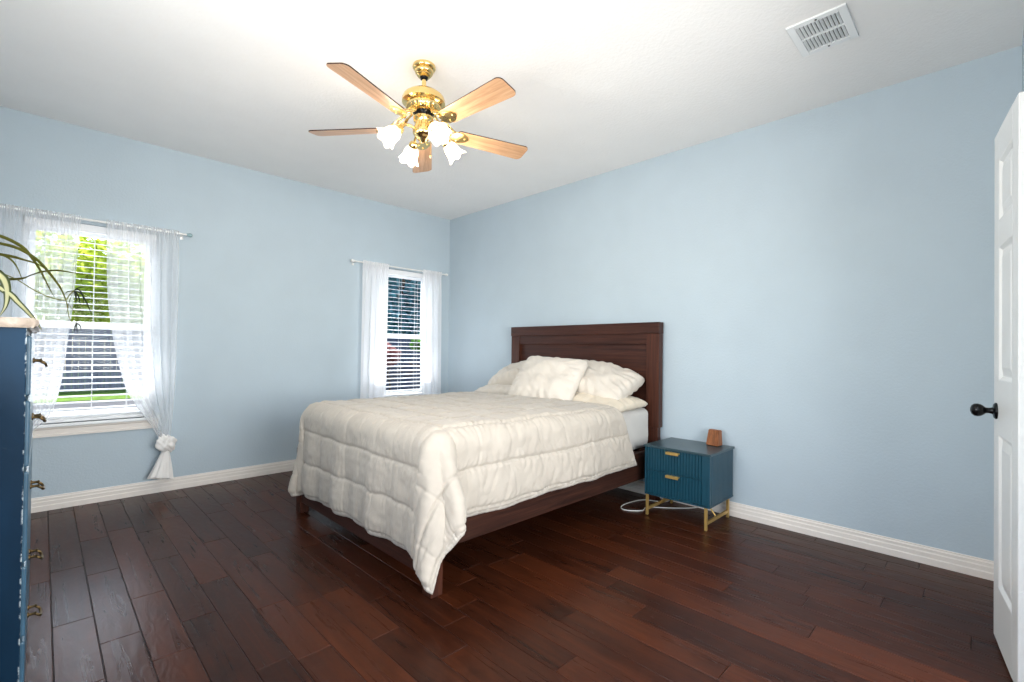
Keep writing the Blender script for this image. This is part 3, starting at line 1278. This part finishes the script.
# wooden block on the nightstand
bm = BM()
pts = [(-.036, -.045), (.030, -.045), (.030, .045), (-.036, .045)]
lo = [bm.verts.new((x, y, .004)) for x, y in pts]
hi = [bm.verts.new((x * .55 + .010, y * .93, .112)) for x, y in pts]
bm.faces.new(lo[::-1])
bm.faces.new(hi)
for i in range(4):
    bm.faces.new((lo[i], lo[(i + 1) % 4], hi[(i + 1) % 4], hi[i]))
bmesh.ops.bevel(bm, geom=bm.edges[:], offset=.004, segments=2, affect='EDGES')
blk = empty('wooden_block', (-.115, -3.265, .5), math.radians(-12), label='small wooden wedge-shaped block standing on the nightstand top', cat='block')
obj('case', bm, M_BLOCK, blk)
bm = BM()
box(bm, (-.032, -.04, 0), (.027, .04, .004))
obj('foot', bm, M_BLACK, blk)

# white charging cable on the floor
bm = BM()
tube(bm, smooth_path([(-.03, -2.90, .012), (-.10, -2.87, .006), (-.16, -2.74, .004), (-.30, -2.70, .004), (-.42, -2.705, .004), (-.475, -2.75, .004), (-.455, -2.81, .004),
                      (-.39, -2.862, .004), (-.30, -2.85, .004), (-.2, -2.96, .004), (-.10, -3.06, .004), (-.03, -3.12, .01)], 90), .0036, 8)
o = obj('charging_cable', bm, M_CABLE, None, 60)
tag(o, 'white cable looped on the floor between bed and nightstand', 'cable')

# ------------------------------------------------------------------ ceiling fan
FX, FY = -2.02, -2.41
fan = empty('ceiling_fan', (FX, FY, H), label='brass ceiling fan with five wooden blades and four lit tulip shades', cat='ceiling fan')


def fz(prof):
    return [(r, z - H) for r, z in prof]


bm = BM()
lathe(bm, fz([(.062, 2.7395), (.064, 2.728), (.060, 2.720), (.050, 2.716), (.052, 2.708), (.049, 2.698), (.040, 2.692), (.041, 2.686), (.034, 2.678), (.022, 2.674)]), 40)
obj('canopy', bm, M_BRASS, fan, 50)
bm = BM()
lathe(bm, fz([(.024, 2.676), (.020, 2.664), (.0125, 2.662)]), 24)
obj('canopy_collar', bm, M_BLACK, fan, 50)
bm = BM()
tube(bm, [(0, 0, 2.66 - H), (0, 0, 2.585 - H)], .012, 20)
obj('downrod', bm, M_BRASS, fan, 40)
bm = BM()
lathe(bm, fz([(.014, 2.602), (.024, 2.599), (.050, 2.594), (.090, 2.581), (.112, 2.563), (.119, 2.546), (.119, 2.528), (.108, 2.520), (.092, 2.512)]), 48)
motor = obj('motor_housing', bm, M_BRASS, fan, 40)
bm = BM()
lathe(bm, fz([(.094, 2.515), (.096, 2.505), (.090, 2.492), (.078, 2.478), (.066, 2.472)]), 80, scallop=lambda t, a: (.0045 * math.sin(20 * a) * math.sin(PI * t), 0))
obj('filigree_band', bm, M_BRASS, motor, 60)
bm = BM()
lathe(bm, fz([(.060, 2.474), (.050, 2.462), (.048, 2.452)]), 32)
obj('bearing_ring', bm, M_BLACK, motor, 40)
bm = BM()
lathe(bm, fz([(.050, 2.454), (.056, 2.446), (.054, 2.426), (.046, 2.416), (.048, 2.400), (.056, 2.386), (.058, 2.362), (.050, 2.346), (.034, 2.338), (.022, 2.328), (.014, 2.312), (.006, 2.306)]), 40)
kit = obj('light_kit', bm, M_BRASS, fan, 40)

AZ0 = 56.6
for k in range(5):
    az = math.radians(AZ0 + 72 * k)
    rz = Matrix.Rotation(az, 4, 'Z')
    # decorative blade iron
    bm = BM()
    for sgn in (-1, 1):
        tube(bm, [rz @ p for p in smooth_path([(.062, sgn * .010, 2.482 - H), (.095, sgn * .022, 2.462 - H), (.13, sgn * .040, 2.425 - H), (.165, sgn * .030, 2.405 - H), (.20, sgn * .012, 2.402 - H)], 18)], .0065, 8)
        tube(bm, [rz @ p for p in smooth_path([(.10, sgn * .008, 2.452 - H), (.12, sgn * .026, 2.44 - H), (.145, sgn * .022, 2.42 - H), (.14, sgn * .006, 2.42 - H), (.12, sgn * .004, 2.44 - H)], 16)], .0048, 8)
    pitch = Matrix.Rotation(math.radians(-13), 4, 'X')
    tl = Matrix.Translation((0, 0, 2.392 - H))
    MM = rz @ tl @ pitch
    plate = BM()
    outline = [(.165, -.018), (.185, -.04), (.225, -.044), (.262, -.022), (.275, 0), (.262, .022), (.225, .044), (.185, .04), (.165, .018)]
    n0 = len(bm.verts)
    prism(bm, [MM @ Vector((a, b, -.010)) for a, b in outline], MM.to_3x3() @ Vector((0, 0, .004)))
    plate.free()
    for a, b in ((.205, -.025), (.205, .025), (.25, 0)):
        lathe(bm, [(.006, 0), (.006, -.002), (.002, -.0035)], 10, MM @ Matrix.Translation((a, b, -.010)))
    obj('blade_iron', bm, M_BRASS, fan, 45)
    # blade
    bm = BM()
    pts = []
    r0, r1 = .195, .655
    w0, w1 = .052, .066

    def corner(cx_, cy_, rad, a0, a1, n=6):
        return [(cx_ + rad * math.cos(a0 + (a1 - a0) * q / n), cy_ + rad * math.sin(a0 + (a1 - a0) * q / n)) for q in range(n + 1)]
    pts += corner(r0 + .02, -w0 + .02, .02, PI, 1.5 * PI)
    pts += corner(r1 - .03, -w1 + .03, .03, 1.5 * PI, 2 * PI)
    pts += corner(r1 - .03, w1 - .03, .03, 0, .5 * PI)
    pts += corner(r0 + .02, w0 - .02, .02, .5 * PI, PI)
    prism(bm, [Vector((a, b, -.006)) for a, b in pts], (0, 0, .006))
    bm.normal_update()
    for f in bm.faces:
        f.material_index = 0 if abs(f.normal.z) > .5 else 1
    o = obj('blade', bm, [M_OAK, M_BEDX], fan)
    o.matrix_local = MM

SH = []
for k in range(4):
    az = math.radians(-11 + 90 * k)
    rz = Matrix.Rotation(az, 4, 'Z')
    bm = BM()
    tube(bm, [rz @ p for p in smooth_path([(.045, 0, 2.374 - H), (.075, 0, 2.384 - H), (.105, 0, 2.382 - H), (.126, 0, 2.365 - H), (.140, 0, 2.345 - H)], 18)], .0075, 10)
    arm = obj('lamp_arm', bm, M_BRASS, kit, 60)
    # axis of the shade points outward and down
    tiltm = rz @ Matrix.Translation((.138, 0, 2.348 - H)) @ Matrix.Rotation(PI - math.radians(47), 4, 'Y')
    bm = BM()
    lathe(bm, [(.010, -.014), (.021, -.012), (.026, -.002), (.027, .012), (.024, .020)], 24, tiltm)
    obj('socket_cup', bm, M_BRASS, arm, 50)
    bm = BM()
    prof = [(.022, .012), (.030, .020), (.038, .036), (.042, .054), (.043, .068), (.045, .080), (.051, .093), (.059, .104)]
    inn = [(r - .003, z) for r, z in reversed(prof)]

    def sc(t, a):
        u = t * 2 if t < .5 else (1 - t) * 2
        u = max(0, u - .55) / .45
        return (.006 * u * math.cos(6 * a), .007 * u * math.cos(6 * a))
    lathe(bm, prof + inn, 48, tiltm, closed_ends=False, scallop=sc)
    obj('lamp_shade', bm, M_LAMP, arm, 180)
    bm = BM()
    lathe(bm, [(.010, .018), (.012, .030), (.020, .046), (.022, .060), (.016, .074), (.004, .080)], 20, tiltm)
    obj('bulb', bm, M_BULB, arm, 180)
    ld = bpy.data.lights.new('fan_bulb_light', 'POINT')
    ld.energy = LAMP_W
    ld.color = (1, .93, .82)
    ld.shadow_soft_size = .03
    lo_ = bpy.data.objects.new('fan_bulb_light', ld)
    COL.objects.link(lo_)
    lo_.location = Vector((FX, FY, H)) + (tiltm @ Vector((0, 0, .095)))
for dx, dy, L in ((.03, -.03, .10), (-.03, .03, .13)):
    bm = BM()
    for q in range(int(L / .006)):
        bmesh.ops.create_icosphere(bm, subdivisions=1, radius=.0022, matrix=Matrix.Translation((dx, dy, 2.345 - H - q * .006)))
    lathe(bm, [(.001, 0), (.0055, -.006), (.006, -.014), (.002, -.022)], 12, Matrix.Translation((dx, dy, 2.345 - H - L)))
    obj('pull_chain', bm, M_BRASS, kit)

# ------------------------------------------------------------------ ceiling vent
VX0, VX1, VY0, VY1 = -.972, -.668, -4.182, -3.938
vent = empty('air_vent', ((VX0 + VX1) / 2, (VY0 + VY1) / 2, H), label='white louvred air vent on the ceiling', cat='vent')
hx, hy = (VX1 - VX0) / 2, (VY1 - VY0) / 2
bm = BM()
w = .034
for a, b in (((-hx, -hy), (hx, -hy + w)), ((-hx, hy - w), (hx, hy)), ((-hx, -hy + w), (-hx + w, hy - w)), ((hx - w, -hy + w), (hx, hy - w))):
    box(bm, (a[0], a[1], -.010), (b[0], b[1], -.0002), .002, 1)
box(bm, (-.006, -hy + w, -.009), (.006, hy - w, -.0002))
obj('vent_frame', bm, M_WHITE, vent)
bm = BM()
box(bm, (-hx + .03, -hy + .03, -.002), (hx - .03, hy - .03, -.0006))  # thin dark plate on the ceiling, painting the shade behind the louvres
obj('duct_shade_plate', bm, M_VENTDARK, vent)
bm = BM()
n = 11
for r0, r1 in ((-hx + w, -.006), (.006, hx - w)):
    for k in range(n):
        yy = -hy + w + (k + .5) * (2 * (hy - w)) / n
        a = [Vector((r0, yy - .005, -.003)), Vector((r0, yy + .003, -.0125)), Vector((r0, yy + .0045, -.0118)), Vector((r0, yy - .0035, -.002))]
        prism(bm, a, (r1 - r0, 0, 0))
obj('louvres', bm, M_WHITE, vent)
for sx in (-1, 1):
    bm = BM()
    lathe(bm, [(.005, 0), (.005, -.002), (.002, -.003)], 12, Matrix.Translation((sx * (hx - .02), 0, -.010)))
    obj('screw', bm, M_VENTDARK, vent)

# ------------------------------------------------------------------ door leaf, folded back against the front wall
DH = Vector((-1.140, -4.708, 0))
DF = Vector((-.702, -4.652, 0))
dd = (DF - DH)
DW = dd.length
door = empty('door_1', DH, math.atan2(dd.y, dd.x), kind='structure')
T = .035
bm = BM()
zb, zt = .012, 2.066
panels = [(.235, .845), (1.06, 1.595), (1.70, 1.945)]
st = .095
# stiles, rails (local x along the leaf, +y = visible face)
box(bm, (0, -T, zb), (st, 0, zt), .002, 1)
box(bm, (DW - st, -T, zb), (DW, 0, zt), .002, 1)
zs = [zb] + [v for p in panels for v in p] + [zt]
for i in range(0, len(zs), 2):
    box(bm, (st, -T, zs[i]), (DW - st, 0, zs[i + 1]))
leaf = obj('door_leaf', bm, M_DOOR, door)
leaf['kind'] = 'structure'
for z0, z1 in panels:
    bm = BM()
    x0, x1 = st, DW - st
    lev = [(0, 0), (.004, -.001), (.016, -.010), (.022, -.010), (.05, -.003), (.052, -.0025)]
    prev = None
    for dlt, yy in lev:
        r = [bm.verts.new(p) for p in ((x0 + dlt, yy, z0 + dlt), (x1 - dlt, yy, z0 + dlt), (x1 - dlt, yy, z1 - dlt), (x0 + dlt, yy, z1 - dlt))]
        if prev:
            for i in range(4):
                bm.faces.new((prev[i], prev[(i + 1) % 4], r[(i + 1) % 4], r[i]))
        prev = r
    bm.faces.new(prev)
    box(bm, (x0, -T + .004, z0), (x1, -T + .010, z1))
    o = obj('door_panel', bm, M_DOOR, door)
    o['kind'] = 'structure'
bm = BM()
mt = Matrix.Translation((DW - .06, 0, .935)) @ Matrix.Rotation(-PI / 2, 4, 'X')
lathe(bm, [(.033, 0), (.033, .004), (.028, .009), (.014, .012), (.011, .022), (.012, .032), (.018, .038), (.024, .046), (.0265, .056), (.025, .066), (.018, .074), (.006, .078)], 32, mt)
o = obj('door_knob', bm, M_BLACK, door, 50)
o['kind'] = 'structure'
o['label'] = 'black oval door knob'
for zc in (.31, 1.085, 1.90):
    bm = BM()
    # leaf let into the hinge edge, with rounded corners
    yy0, yy1, hz = -.033, -.004, .045
    poly = []
    for cx_, cz_, a0 in ((yy1 - .008, zc + hz - .008, 0), (yy0 + .008, zc + hz - .008, PI / 2), (yy0 + .008, zc - hz + .008, PI), (yy1 - .008, zc - hz + .008, 1.5 * PI)):
        for q_ in range(5):
            a = a0 + PI / 2 * q_ / 4
            poly.append(Vector((-.0025, cx_ + .008 * math.cos(a), cz_ + .008 * math.sin(a))))
    prism(bm, poly, (.003, 0, 0))
    for q_ in (-.028, 0, .028):
        lathe(bm, [(.004, 0), (.004, .001), (.001, .0015)], 10, Matrix.Translation((-.0025, -.018, zc + q_)) @ Matrix.Rotation(-PI / 2, 4, 'Y'))
    tube(bm, [(-.004, -T - .001, zc - hz), (-.004, -T - .001, zc + hz)], .005, 10)
    o = obj('hinge', bm, M_DOOR, door)
    o['kind'] = 'structure'

# ------------------------------------------------------------------ tall dresser against the left wall
RX0, RX1, RY0, RY1 = -4.03, -3.544, -2.62, -1.70
dres = empty('dresser', ((RX0 + RX1) / 2, (RY0 + RY1) / 2, 0), label='tall navy blue chest of drawers at the left edge', cat='dresser')
RO = Vector(dres.location)


def drp(name, bm, m, parent=dres, smooth=None):
    for v in bm.verts:
        v.co -= RO
    return obj(name, bm, m, parent, smooth)


bm = BM()
box(bm, (RX0, RY0, .06), (RX1, RY0 + .022, 1.207), .003)
box(bm, (RX0, RY1 - .022, .06), (RX1, RY1, 1.207), .003)
box(bm, (RX0, RY0 + .022, .06), (RX0 + .012, RY1 - .022, 1.207))
box(bm, (RX0 + .012, RY0 + .022, 1.19), (RX1 - .004, RY1 - .022, 1.207))
dz = [(1.0, 1.182), (.785, .985), (.50, .77), (.275, .485), (.085, .26)]
for z in (.06, .262, .487, .772, .987):
    box(bm, (RX0 + .012, RY0 + .022, z), (RX1 - .006, RY1 - .022, z + .014 if z > .1 else z + .024))
for yy in (RY0 + .04, RY1 - .04):
    for xx in (RX0 + .04, RX1 - .04):
        box(bm, (xx - .03, yy - .03, 0), (xx + .03, yy + .03, .07), .006)
bmesh.ops.subdivide_edges(bm, edges=[e for e in bm.edges if e.calc_length() > .4], cuts=6)
drp('carcass', bm, M_NAVY)
bm = BM()
yy0, yy1 = RY0 - .02, RY1 + .02
prof = [(RX0 - .015, 1.205), (RX1 + .004, 1.205), (RX1 + .012, 1.209), (RX1 + .022, 1.2105), (RX1 + .026, 1.218), (RX1 + .024, 1.228), (RX1 + .014, 1.234), (RX0 - .015, 1.235)]
prism(bm, [Vector((a, yy0, b)) for a, b in prof], (0, yy1 - yy0, 0))
bmesh.ops.bevel(bm, geom=[e for e in bm.edges if abs(e.verts[0].co.y - e.verts[1].co.y) < 1e-6], offset=.006, segments=2, affect='EDGES')
drp('top', bm, M_TOPWOOD)
ycen = (RY0 + RY1) / 2
for q_, (z0, z1) in enumerate(dz):
    bm = BM()
    box(bm, (RX1 - .012, RY0 + .027, z0), (RX1 + .010, RY1 - .027, z1), .006, 3)
    box(bm, (RX0 + .05, RY0 + .035, z0 + .01), (RX1 - .012, RY1 - .035, z1 - .03))
    d_ = drp('drawer', bm, M_NAVYFRONT)
    zc = (z0 + z1) / 2
    bm = BM()
    yc = ycen
    x0 = RX1 + .010
    # bail pull: two posts, a drooping loop
    for s in (-.034, .034):
        lathe(bm, [(.010, 0), (.010, .003), (.005, .006), (.005, .018), (.007, .022), (.003, .025)], 12,
              Matrix.Translation((x0, yc + s, zc + .006)) @ Matrix.Rotation(PI / 2, 4, 'Y'))
    tube(bm, smooth_path([(x0 + .018, yc - .034, zc + .006), (x0 + .030, yc - .033, zc - .004), (x0 + .034, yc - .018, zc - .012), (x0 + .035, yc, zc - .014),
                          (x0 + .034, yc + .018, zc - .012), (x0 + .030, yc + .033, zc - .004), (x0 + .018, yc + .034, zc + .006)], 30), .0045, 8)
    drp('handle', bm, M_DARKBRASS, d_, 50)

# ------------------------------------------------------------------ spider plant on the dresser
PX, PY, PZ = -3.80, -2.36, 1.235
plant = empty('spider_plant', (PX, PY, PZ), label='spider plant arching over the dresser top, with hanging plantlets', cat='plant')
PO = Vector((PX, PY, PZ))
bm = BM()
lathe(bm, [(.055, 0), (.062, .004), (.080, .10), (.084, .102), (.090, .105), (.090, .135), (.082, .136), (.078, .11), (.072, .105)], 36, closed_ends=True)
obj('pot', bm, M_POT, plant, 40)
bm = BM()
lathe(bm, [(.0745, .108), (.072, .115), (.03, .12), (.002, .122)], 24)
obj('soil', bm, M_SOIL, plant, 60)


def blade(pts, w, m, name='leaf', n=34, parent=plant, side=None, cup=.25):
    P = smooth_path([Vector(p) - PO for p in pts], n)
    rows = []
    for i, p in enumerate(P):
        t = i / n
        d = (P[min(i + 1, n)] - P[max(i - 1, 0)]).normalized()
        sd = Vector(side) if side else d.cross(Vector((0, 0, 1)))
        sd = (sd - d * sd.dot(d)).normalized()
        up = sd.cross(d).normalized()
        ww = w * min(1, .35 + t * 3) * (1 - max(0, (t - .35) / .65) ** 1.7) + .0006
        rows.append([p + sd * ww * s + up * (abs(s) * ww * cup) for s in (-1, -.55, 0, .55, 1)])
    bm = BM()
    grid_mesh(bm, rows, uv=True)
    bmesh.ops.solidify(bm, geom=bm.faces[:], thickness=.0009)
    return obj(name, bm, m, parent, 180)


RT = (PX + .01, PY, PZ + .12)
VS = (.55, -.6, .55)
blade([RT, (-3.74, -2.34, 1.45), (-3.67, -2.31, 1.515), (-3.618, -2.3, 1.517), (-3.568, -2.3, 1.491), (-3.542, -2.3, 1.456), (-3.52, -2.3, 1.413), (-3.501, -2.3, 1.365), (-3.483, -2.3, 1.323)], .0060, M_LEAF, side=VS)
blade([RT, (-3.72, -2.34, 1.45), (-3.66, -2.31, 1.49), (-3.617, -2.3, 1.492), (-3.572, -2.3, 1.481), (-3.525, -2.3, 1.446), (-3.484, -2.3, 1.386), (-3.465, -2.3, 1.35), (-3.453, -2.3, 1.313), (-3.445, -2.3, 1.285)], .0055, M_LEAF, side=VS)
blade([RT, (-3.73, -2.38, 1.42), (-3.66, -2.36, 1.45), (-3.614, -2.35, 1.449), (-3.586, -2.35, 1.446), (-3.562, -2.35, 1.44), (-3.525, -2.34, 1.43), (-3.50, -2.33, 1.41)], .0058, M_LEAF, side=VS)
blade([RT, (-3.70, -2.32, 1.36), (-3.62, -2.29, 1.372), (-3.567, -2.28, 1.381), (-3.541, -2.28, 1.397), (-3.515, -2.28, 1.412), (-3.48, -2.28, 1.422), (-3.443, -2.28, 1.42), (-3.395, -2.28, 1.414)], .0062, M_LEAF, side=VS)
blade([RT, (-3.73, -2.37, 1.42), (-3.65, -2.35, 1.455), (-3.614, -2.35, 1.45), (-3.59, -2.35, 1.436), (-3.574, -2.35, 1.409), (-3.561, -2.35, 1.366)], .0042, M_LEAF, side=VS)
blade([RT, (-3.72, -2.47, 1.38), (-3.64, -2.54, 1.385), (-3.604, -2.55, 1.36), (-3.593, -2.55, 1.338), (-3.589, -2.55, 1.307), (-3.592, -2.55, 1.27), (-3.604, -2.55, 1.238)], .012, M_VAR, side=(.8, -.1, .1))
blade([RT, (-3.72, -2.45, 1.36), (-3.64, -2.53, 1.345), (-3.587, -2.55, 1.31), (-3.567, -2.55, 1.285), (-3.544, -2.55, 1.254), (-3.524, -2.55, 1.224), (-3.513, -2.55, 1.200)], .0085, M_VAR, side=(.7, -.2, .6))
for dx, dy, dz_ in ((-.16, -.1, .18), (-.2, .12, .1), (-.08, .26, .12), (.06, .28, .1), (-.18, 0, .28)):
    e_ = Vector(RT) + Vector((dx, dy, dz_ - .06))
    e_.x = max(e_.x, -4.03)
    midp = Vector(RT) + Vector((dx * .5, dy * .5, dz_ + .06))
    blade([RT, tuple(midp), tuple(e_)], .008, M_VAR)
# runner with two plantlets
bm = BM()
tube(bm, [p - PO for p in smooth_path([RT, (-3.72, -2.30, 1.41), (-3.66, -2.26, 1.415), (-3.618, -2.25, 1.401), (-3.576, -2.25, 1.38), (-3.541, -2.25, 1.353), (-3.51, -2.25, 1.334), (-3.482, -2.25, 1.323), (-3.454, -2.25, 1.32), (-3.443, -2.25, 1.34), (-3.431, -2.25, 1.357)], 50)], .0019, 7)
run = obj('runner', bm, M_LEAF, plant, 60)
c1 = (-3.431, -2.25, 1.357)
for pts in ([c1, (-3.417, -2.25, 1.361), (-3.404, -2.25, 1.334), (-3.391, -2.252, 1.302), (-3.380, -2.254, 1.267)],
            [c1, (-3.419, -2.252, 1.336), (-3.412, -2.255, 1.302)],
            [c1, (-3.44, -2.245, 1.331), (-3.445, -2.243, 1.304), (-3.452, -2.24, 1.262)],
            [c1, (-3.417, -2.25, 1.369), (-3.398, -2.25, 1.374)],
            [c1, (-3.408, -2.245, 1.345), (-3.404, -2.24, 1.308)],
            [c1, (-3.45, -2.26, 1.35), (-3.462, -2.265, 1.33)],
            [c1, (-3.425, -2.24, 1.33), (-3.428, -2.235, 1.30)]):
    blade(pts, .0022, M_LEAFDK, 'plantlet_leaf', 16, run, side=(.3, -.5, .8))
c2 = (-3.422, -2.25, 1.237)
bm = BM()
tube(bm, [p - PO for p in smooth_path([(-3.452, -2.25, 1.318), (-3.447, -2.25, 1.29), (-3.444, -2.25, 1.265), (-3.436, -2.25, 1.243), c2], 20)], .0013, 6)
tube(bm, [p - PO for p in smooth_path([(-3.442, -2.25, 1.30), (-3.425, -2.25, 1.273), (-3.42, -2.25, 1.251), c2], 20)], .0011, 6)
obj('runner_branch', bm, M_LEAF, run, 60)
for pts in ([c2, (-3.429, -2.25, 1.214), (-3.434, -2.25, 1.198)], [c2, (-3.421, -2.25, 1.215), (-3.419, -2.25, 1.199)], [c2, (-3.413, -2.25, 1.228), (-3.409, -2.25, 1.214)],
            [c2, (-3.426, -2.24, 1.222), (-3.427, -2.235, 1.205)], [c2, (-3.418, -2.25, 1.247), (-3.413, -2.25, 1.252)]):
    blade(pts, .0021, M_LEAFDK, 'plantlet_leaf', 12, run, side=(.3, -.5, .8))

# ------------------------------------------------------------------ outdoors
GZ = -.25
M_LAWN = mat_plain('lawn_grass', (96, 124, 48), .9, 0, .1, .35, 6, .5, 60)
M_PATIO = mat_plain('grey_patio_gravel', (92, 92, 95), .9, 0, .1, .18, 3, .4, 30)
M_FENCE = mat_wood('weathered_fence', (120, 110, 120), (142, 132, 142), (162, 152, 160), 'z', .8, 5)
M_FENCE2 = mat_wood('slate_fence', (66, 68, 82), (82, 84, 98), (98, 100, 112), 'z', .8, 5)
M_TRUNK = mat_wood('tree_bark', (60, 48, 38), (84, 68, 54), (106, 88, 70), 'z', .9, 9)
L_YELLOW = mat_leaf('sunny_leaves', (176, 196, 56), (226, 230, 120), .6)
L_DARK = mat_leaf('dark_evergreen_leaves', (70, 122, 132), (116, 164, 170), .35)
L_GREEN = mat_leaf('bush_leaves', (84, 140, 52), (130, 178, 84), .5)
L_RED = mat_leaf('reddish_leaves', (150, 96, 96), (196, 146, 140), .4)
bm = BM()
box(bm, (-20, .15, GZ - .1), (20, 11.5, GZ))
o = struct('ground_patio', bm, M_PATIO)
bm = BM()
box(bm, (-20, 11.5, GZ - .1), (20, 30, GZ + .01))
o = struct('ground_lawn', bm, M_LAWN)

fence = empty('wooden_fence', (0, 14.6, GZ), label='weathered grey board fence beyond the lawn', cat='fence')
bm = BM()
random.seed(3)
x = -9.0
while x < 16:
    box(bm, (x, -.012, .03), (x + .14, .012, 1.92 + random.uniform(-.01, .01)))
    x += .146
obj('boards', bm, M_FENCE, fence)
bm = BM()
for z in (.35, 1.0, 1.65):
    box(bm, (-9, .012, z), (16, .05, z + .09))
obj('rails', bm, M_FENCE, fence)
for k in range(11):
    bm = BM()
    box(bm, (-8.9 + k * 2.44, .05, 0), (-8.8 + k * 2.44, .15, 1.9))
    obj('post', bm, M_FENCE, fence)


side_fence = empty('garden_fence', (6.4, 9.3, GZ), label='shaded slate-grey board fence behind the bushes of the right window', cat='fence')
bm = BM()
x = -6.0
while x < 6.0:
    box(bm, (x, -.012, .03), (x + .14, .012, 1.78 + random.uniform(-.01, .01)))
    x += .146
obj('boards', bm, M_FENCE2, side_fence)
bm = BM()
for z in (.35, 1.4):
    box(bm, (-6, .012, z), (6, .05, z + .09))
obj('rails', bm, M_FENCE2, side_fence)
for k in range(6):
    bm = BM()
    box(bm, (-5.9 + k * 2.3, .05, 0), (-5.8 + k * 2.3, .15, 1.75))
    obj('post', bm, M_FENCE2, side_fence)


def leafball(bm, c, rad, n, size, rnd):
    for _ in range(n):
        d = Vector((rnd.gauss(0, 1), rnd.gauss(0, 1), rnd.gauss(0, 1))).normalized()
        p = c + Vector((d.x * rad[0], d.y * rad[1], d.z * rad[2])) * (rnd.random() ** .4)
        a = Vector((rnd.gauss(0, 1), rnd.gauss(0, 1), rnd.gauss(0, 1))).normalized()
        b = a.cross(Vector((rnd.gauss(0, 1), rnd.gauss(0, 1), rnd.gauss(0, 1)))).normalized()
        s = size * rnd.uniform(.6, 1.3)
        vs_ = [bm.verts.new(p + q) for q in (-a * s, b * s * .45, a * s, -b * s * .45)]
        bm.faces.new(vs_)


def tree(name, label, cat, x, y, h, crown, n, size, m, seed, trunk=.12, clumps=7, group=None):
    rnd = random.Random(seed)
    e = empty(name, (x, y, GZ), label=label, cat=cat, group=group)
    if trunk:
        bm = BM()
        tube(bm, smooth_path([(0, 0, 0), (.05, .03, h * .35), (-.04, .05, h * .7), (.02, 0, h)], 20), [trunk * (1 - .6 * i / 20) for i in range(21)], 10)
        for k in range(5):
            a = rnd.uniform(0, 6.28)
            tube(bm, smooth_path([(0, .03, h * (.5 + .08 * k)), (math.cos(a) * .5, math.sin(a) * .5, h * (.62 + .08 * k)), (math.cos(a) * 1.0, math.sin(a) * 1.0, h * (.72 + .08 * k))], 8), trunk * .3, 7)
        obj('trunk', bm, M_TRUNK, e, 60)
    bm = BM()
    for k in range(clumps):
        c_ = Vector((rnd.uniform(-1, 1) * crown[0] * .6, rnd.uniform(-1, 1) * crown[1] * .6, crown[2] + rnd.uniform(-1, 1) * crown[3] * .6))
        leafball(bm, c_, (crown[0] * .55, crown[1] * .55, crown[3] * .5), n // clumps, size, rnd)
    obj('foliage', bm, m, e, recalc=False)
    return e


tree('leafy_tree', 'tree with bright yellow-green leaves outside the left window', 'tree', -2.2, 17.2, 5.0, (2.8, 1.8, 3.7, 2.5), 6500, .16, L_YELLOW, 11, clumps=12)
tree('evergreen_tree', 'dark blue-green evergreen filling the top of the right window', 'tree', 6.6, 11.9, 5.0, (3.6, 1.6, 3.3, 2.6), 10000, .15, L_DARK, 13, clumps=16)
tree('shrub', 'bright green bush seen low in the right window', 'shrub', 4.45, 7.0, 1.0, (.38, .4, 1.55, .4), 1400, .07, L_GREEN, 14, trunk=.04, clumps=6)
tree('shrub', 'reddish-leaved shrub beside the bright green bush', 'shrub', 4.05, 8.3, .9, (.35, .4, 1.2, .5), 700, .07, L_RED, 15, trunk=.04, clumps=6)
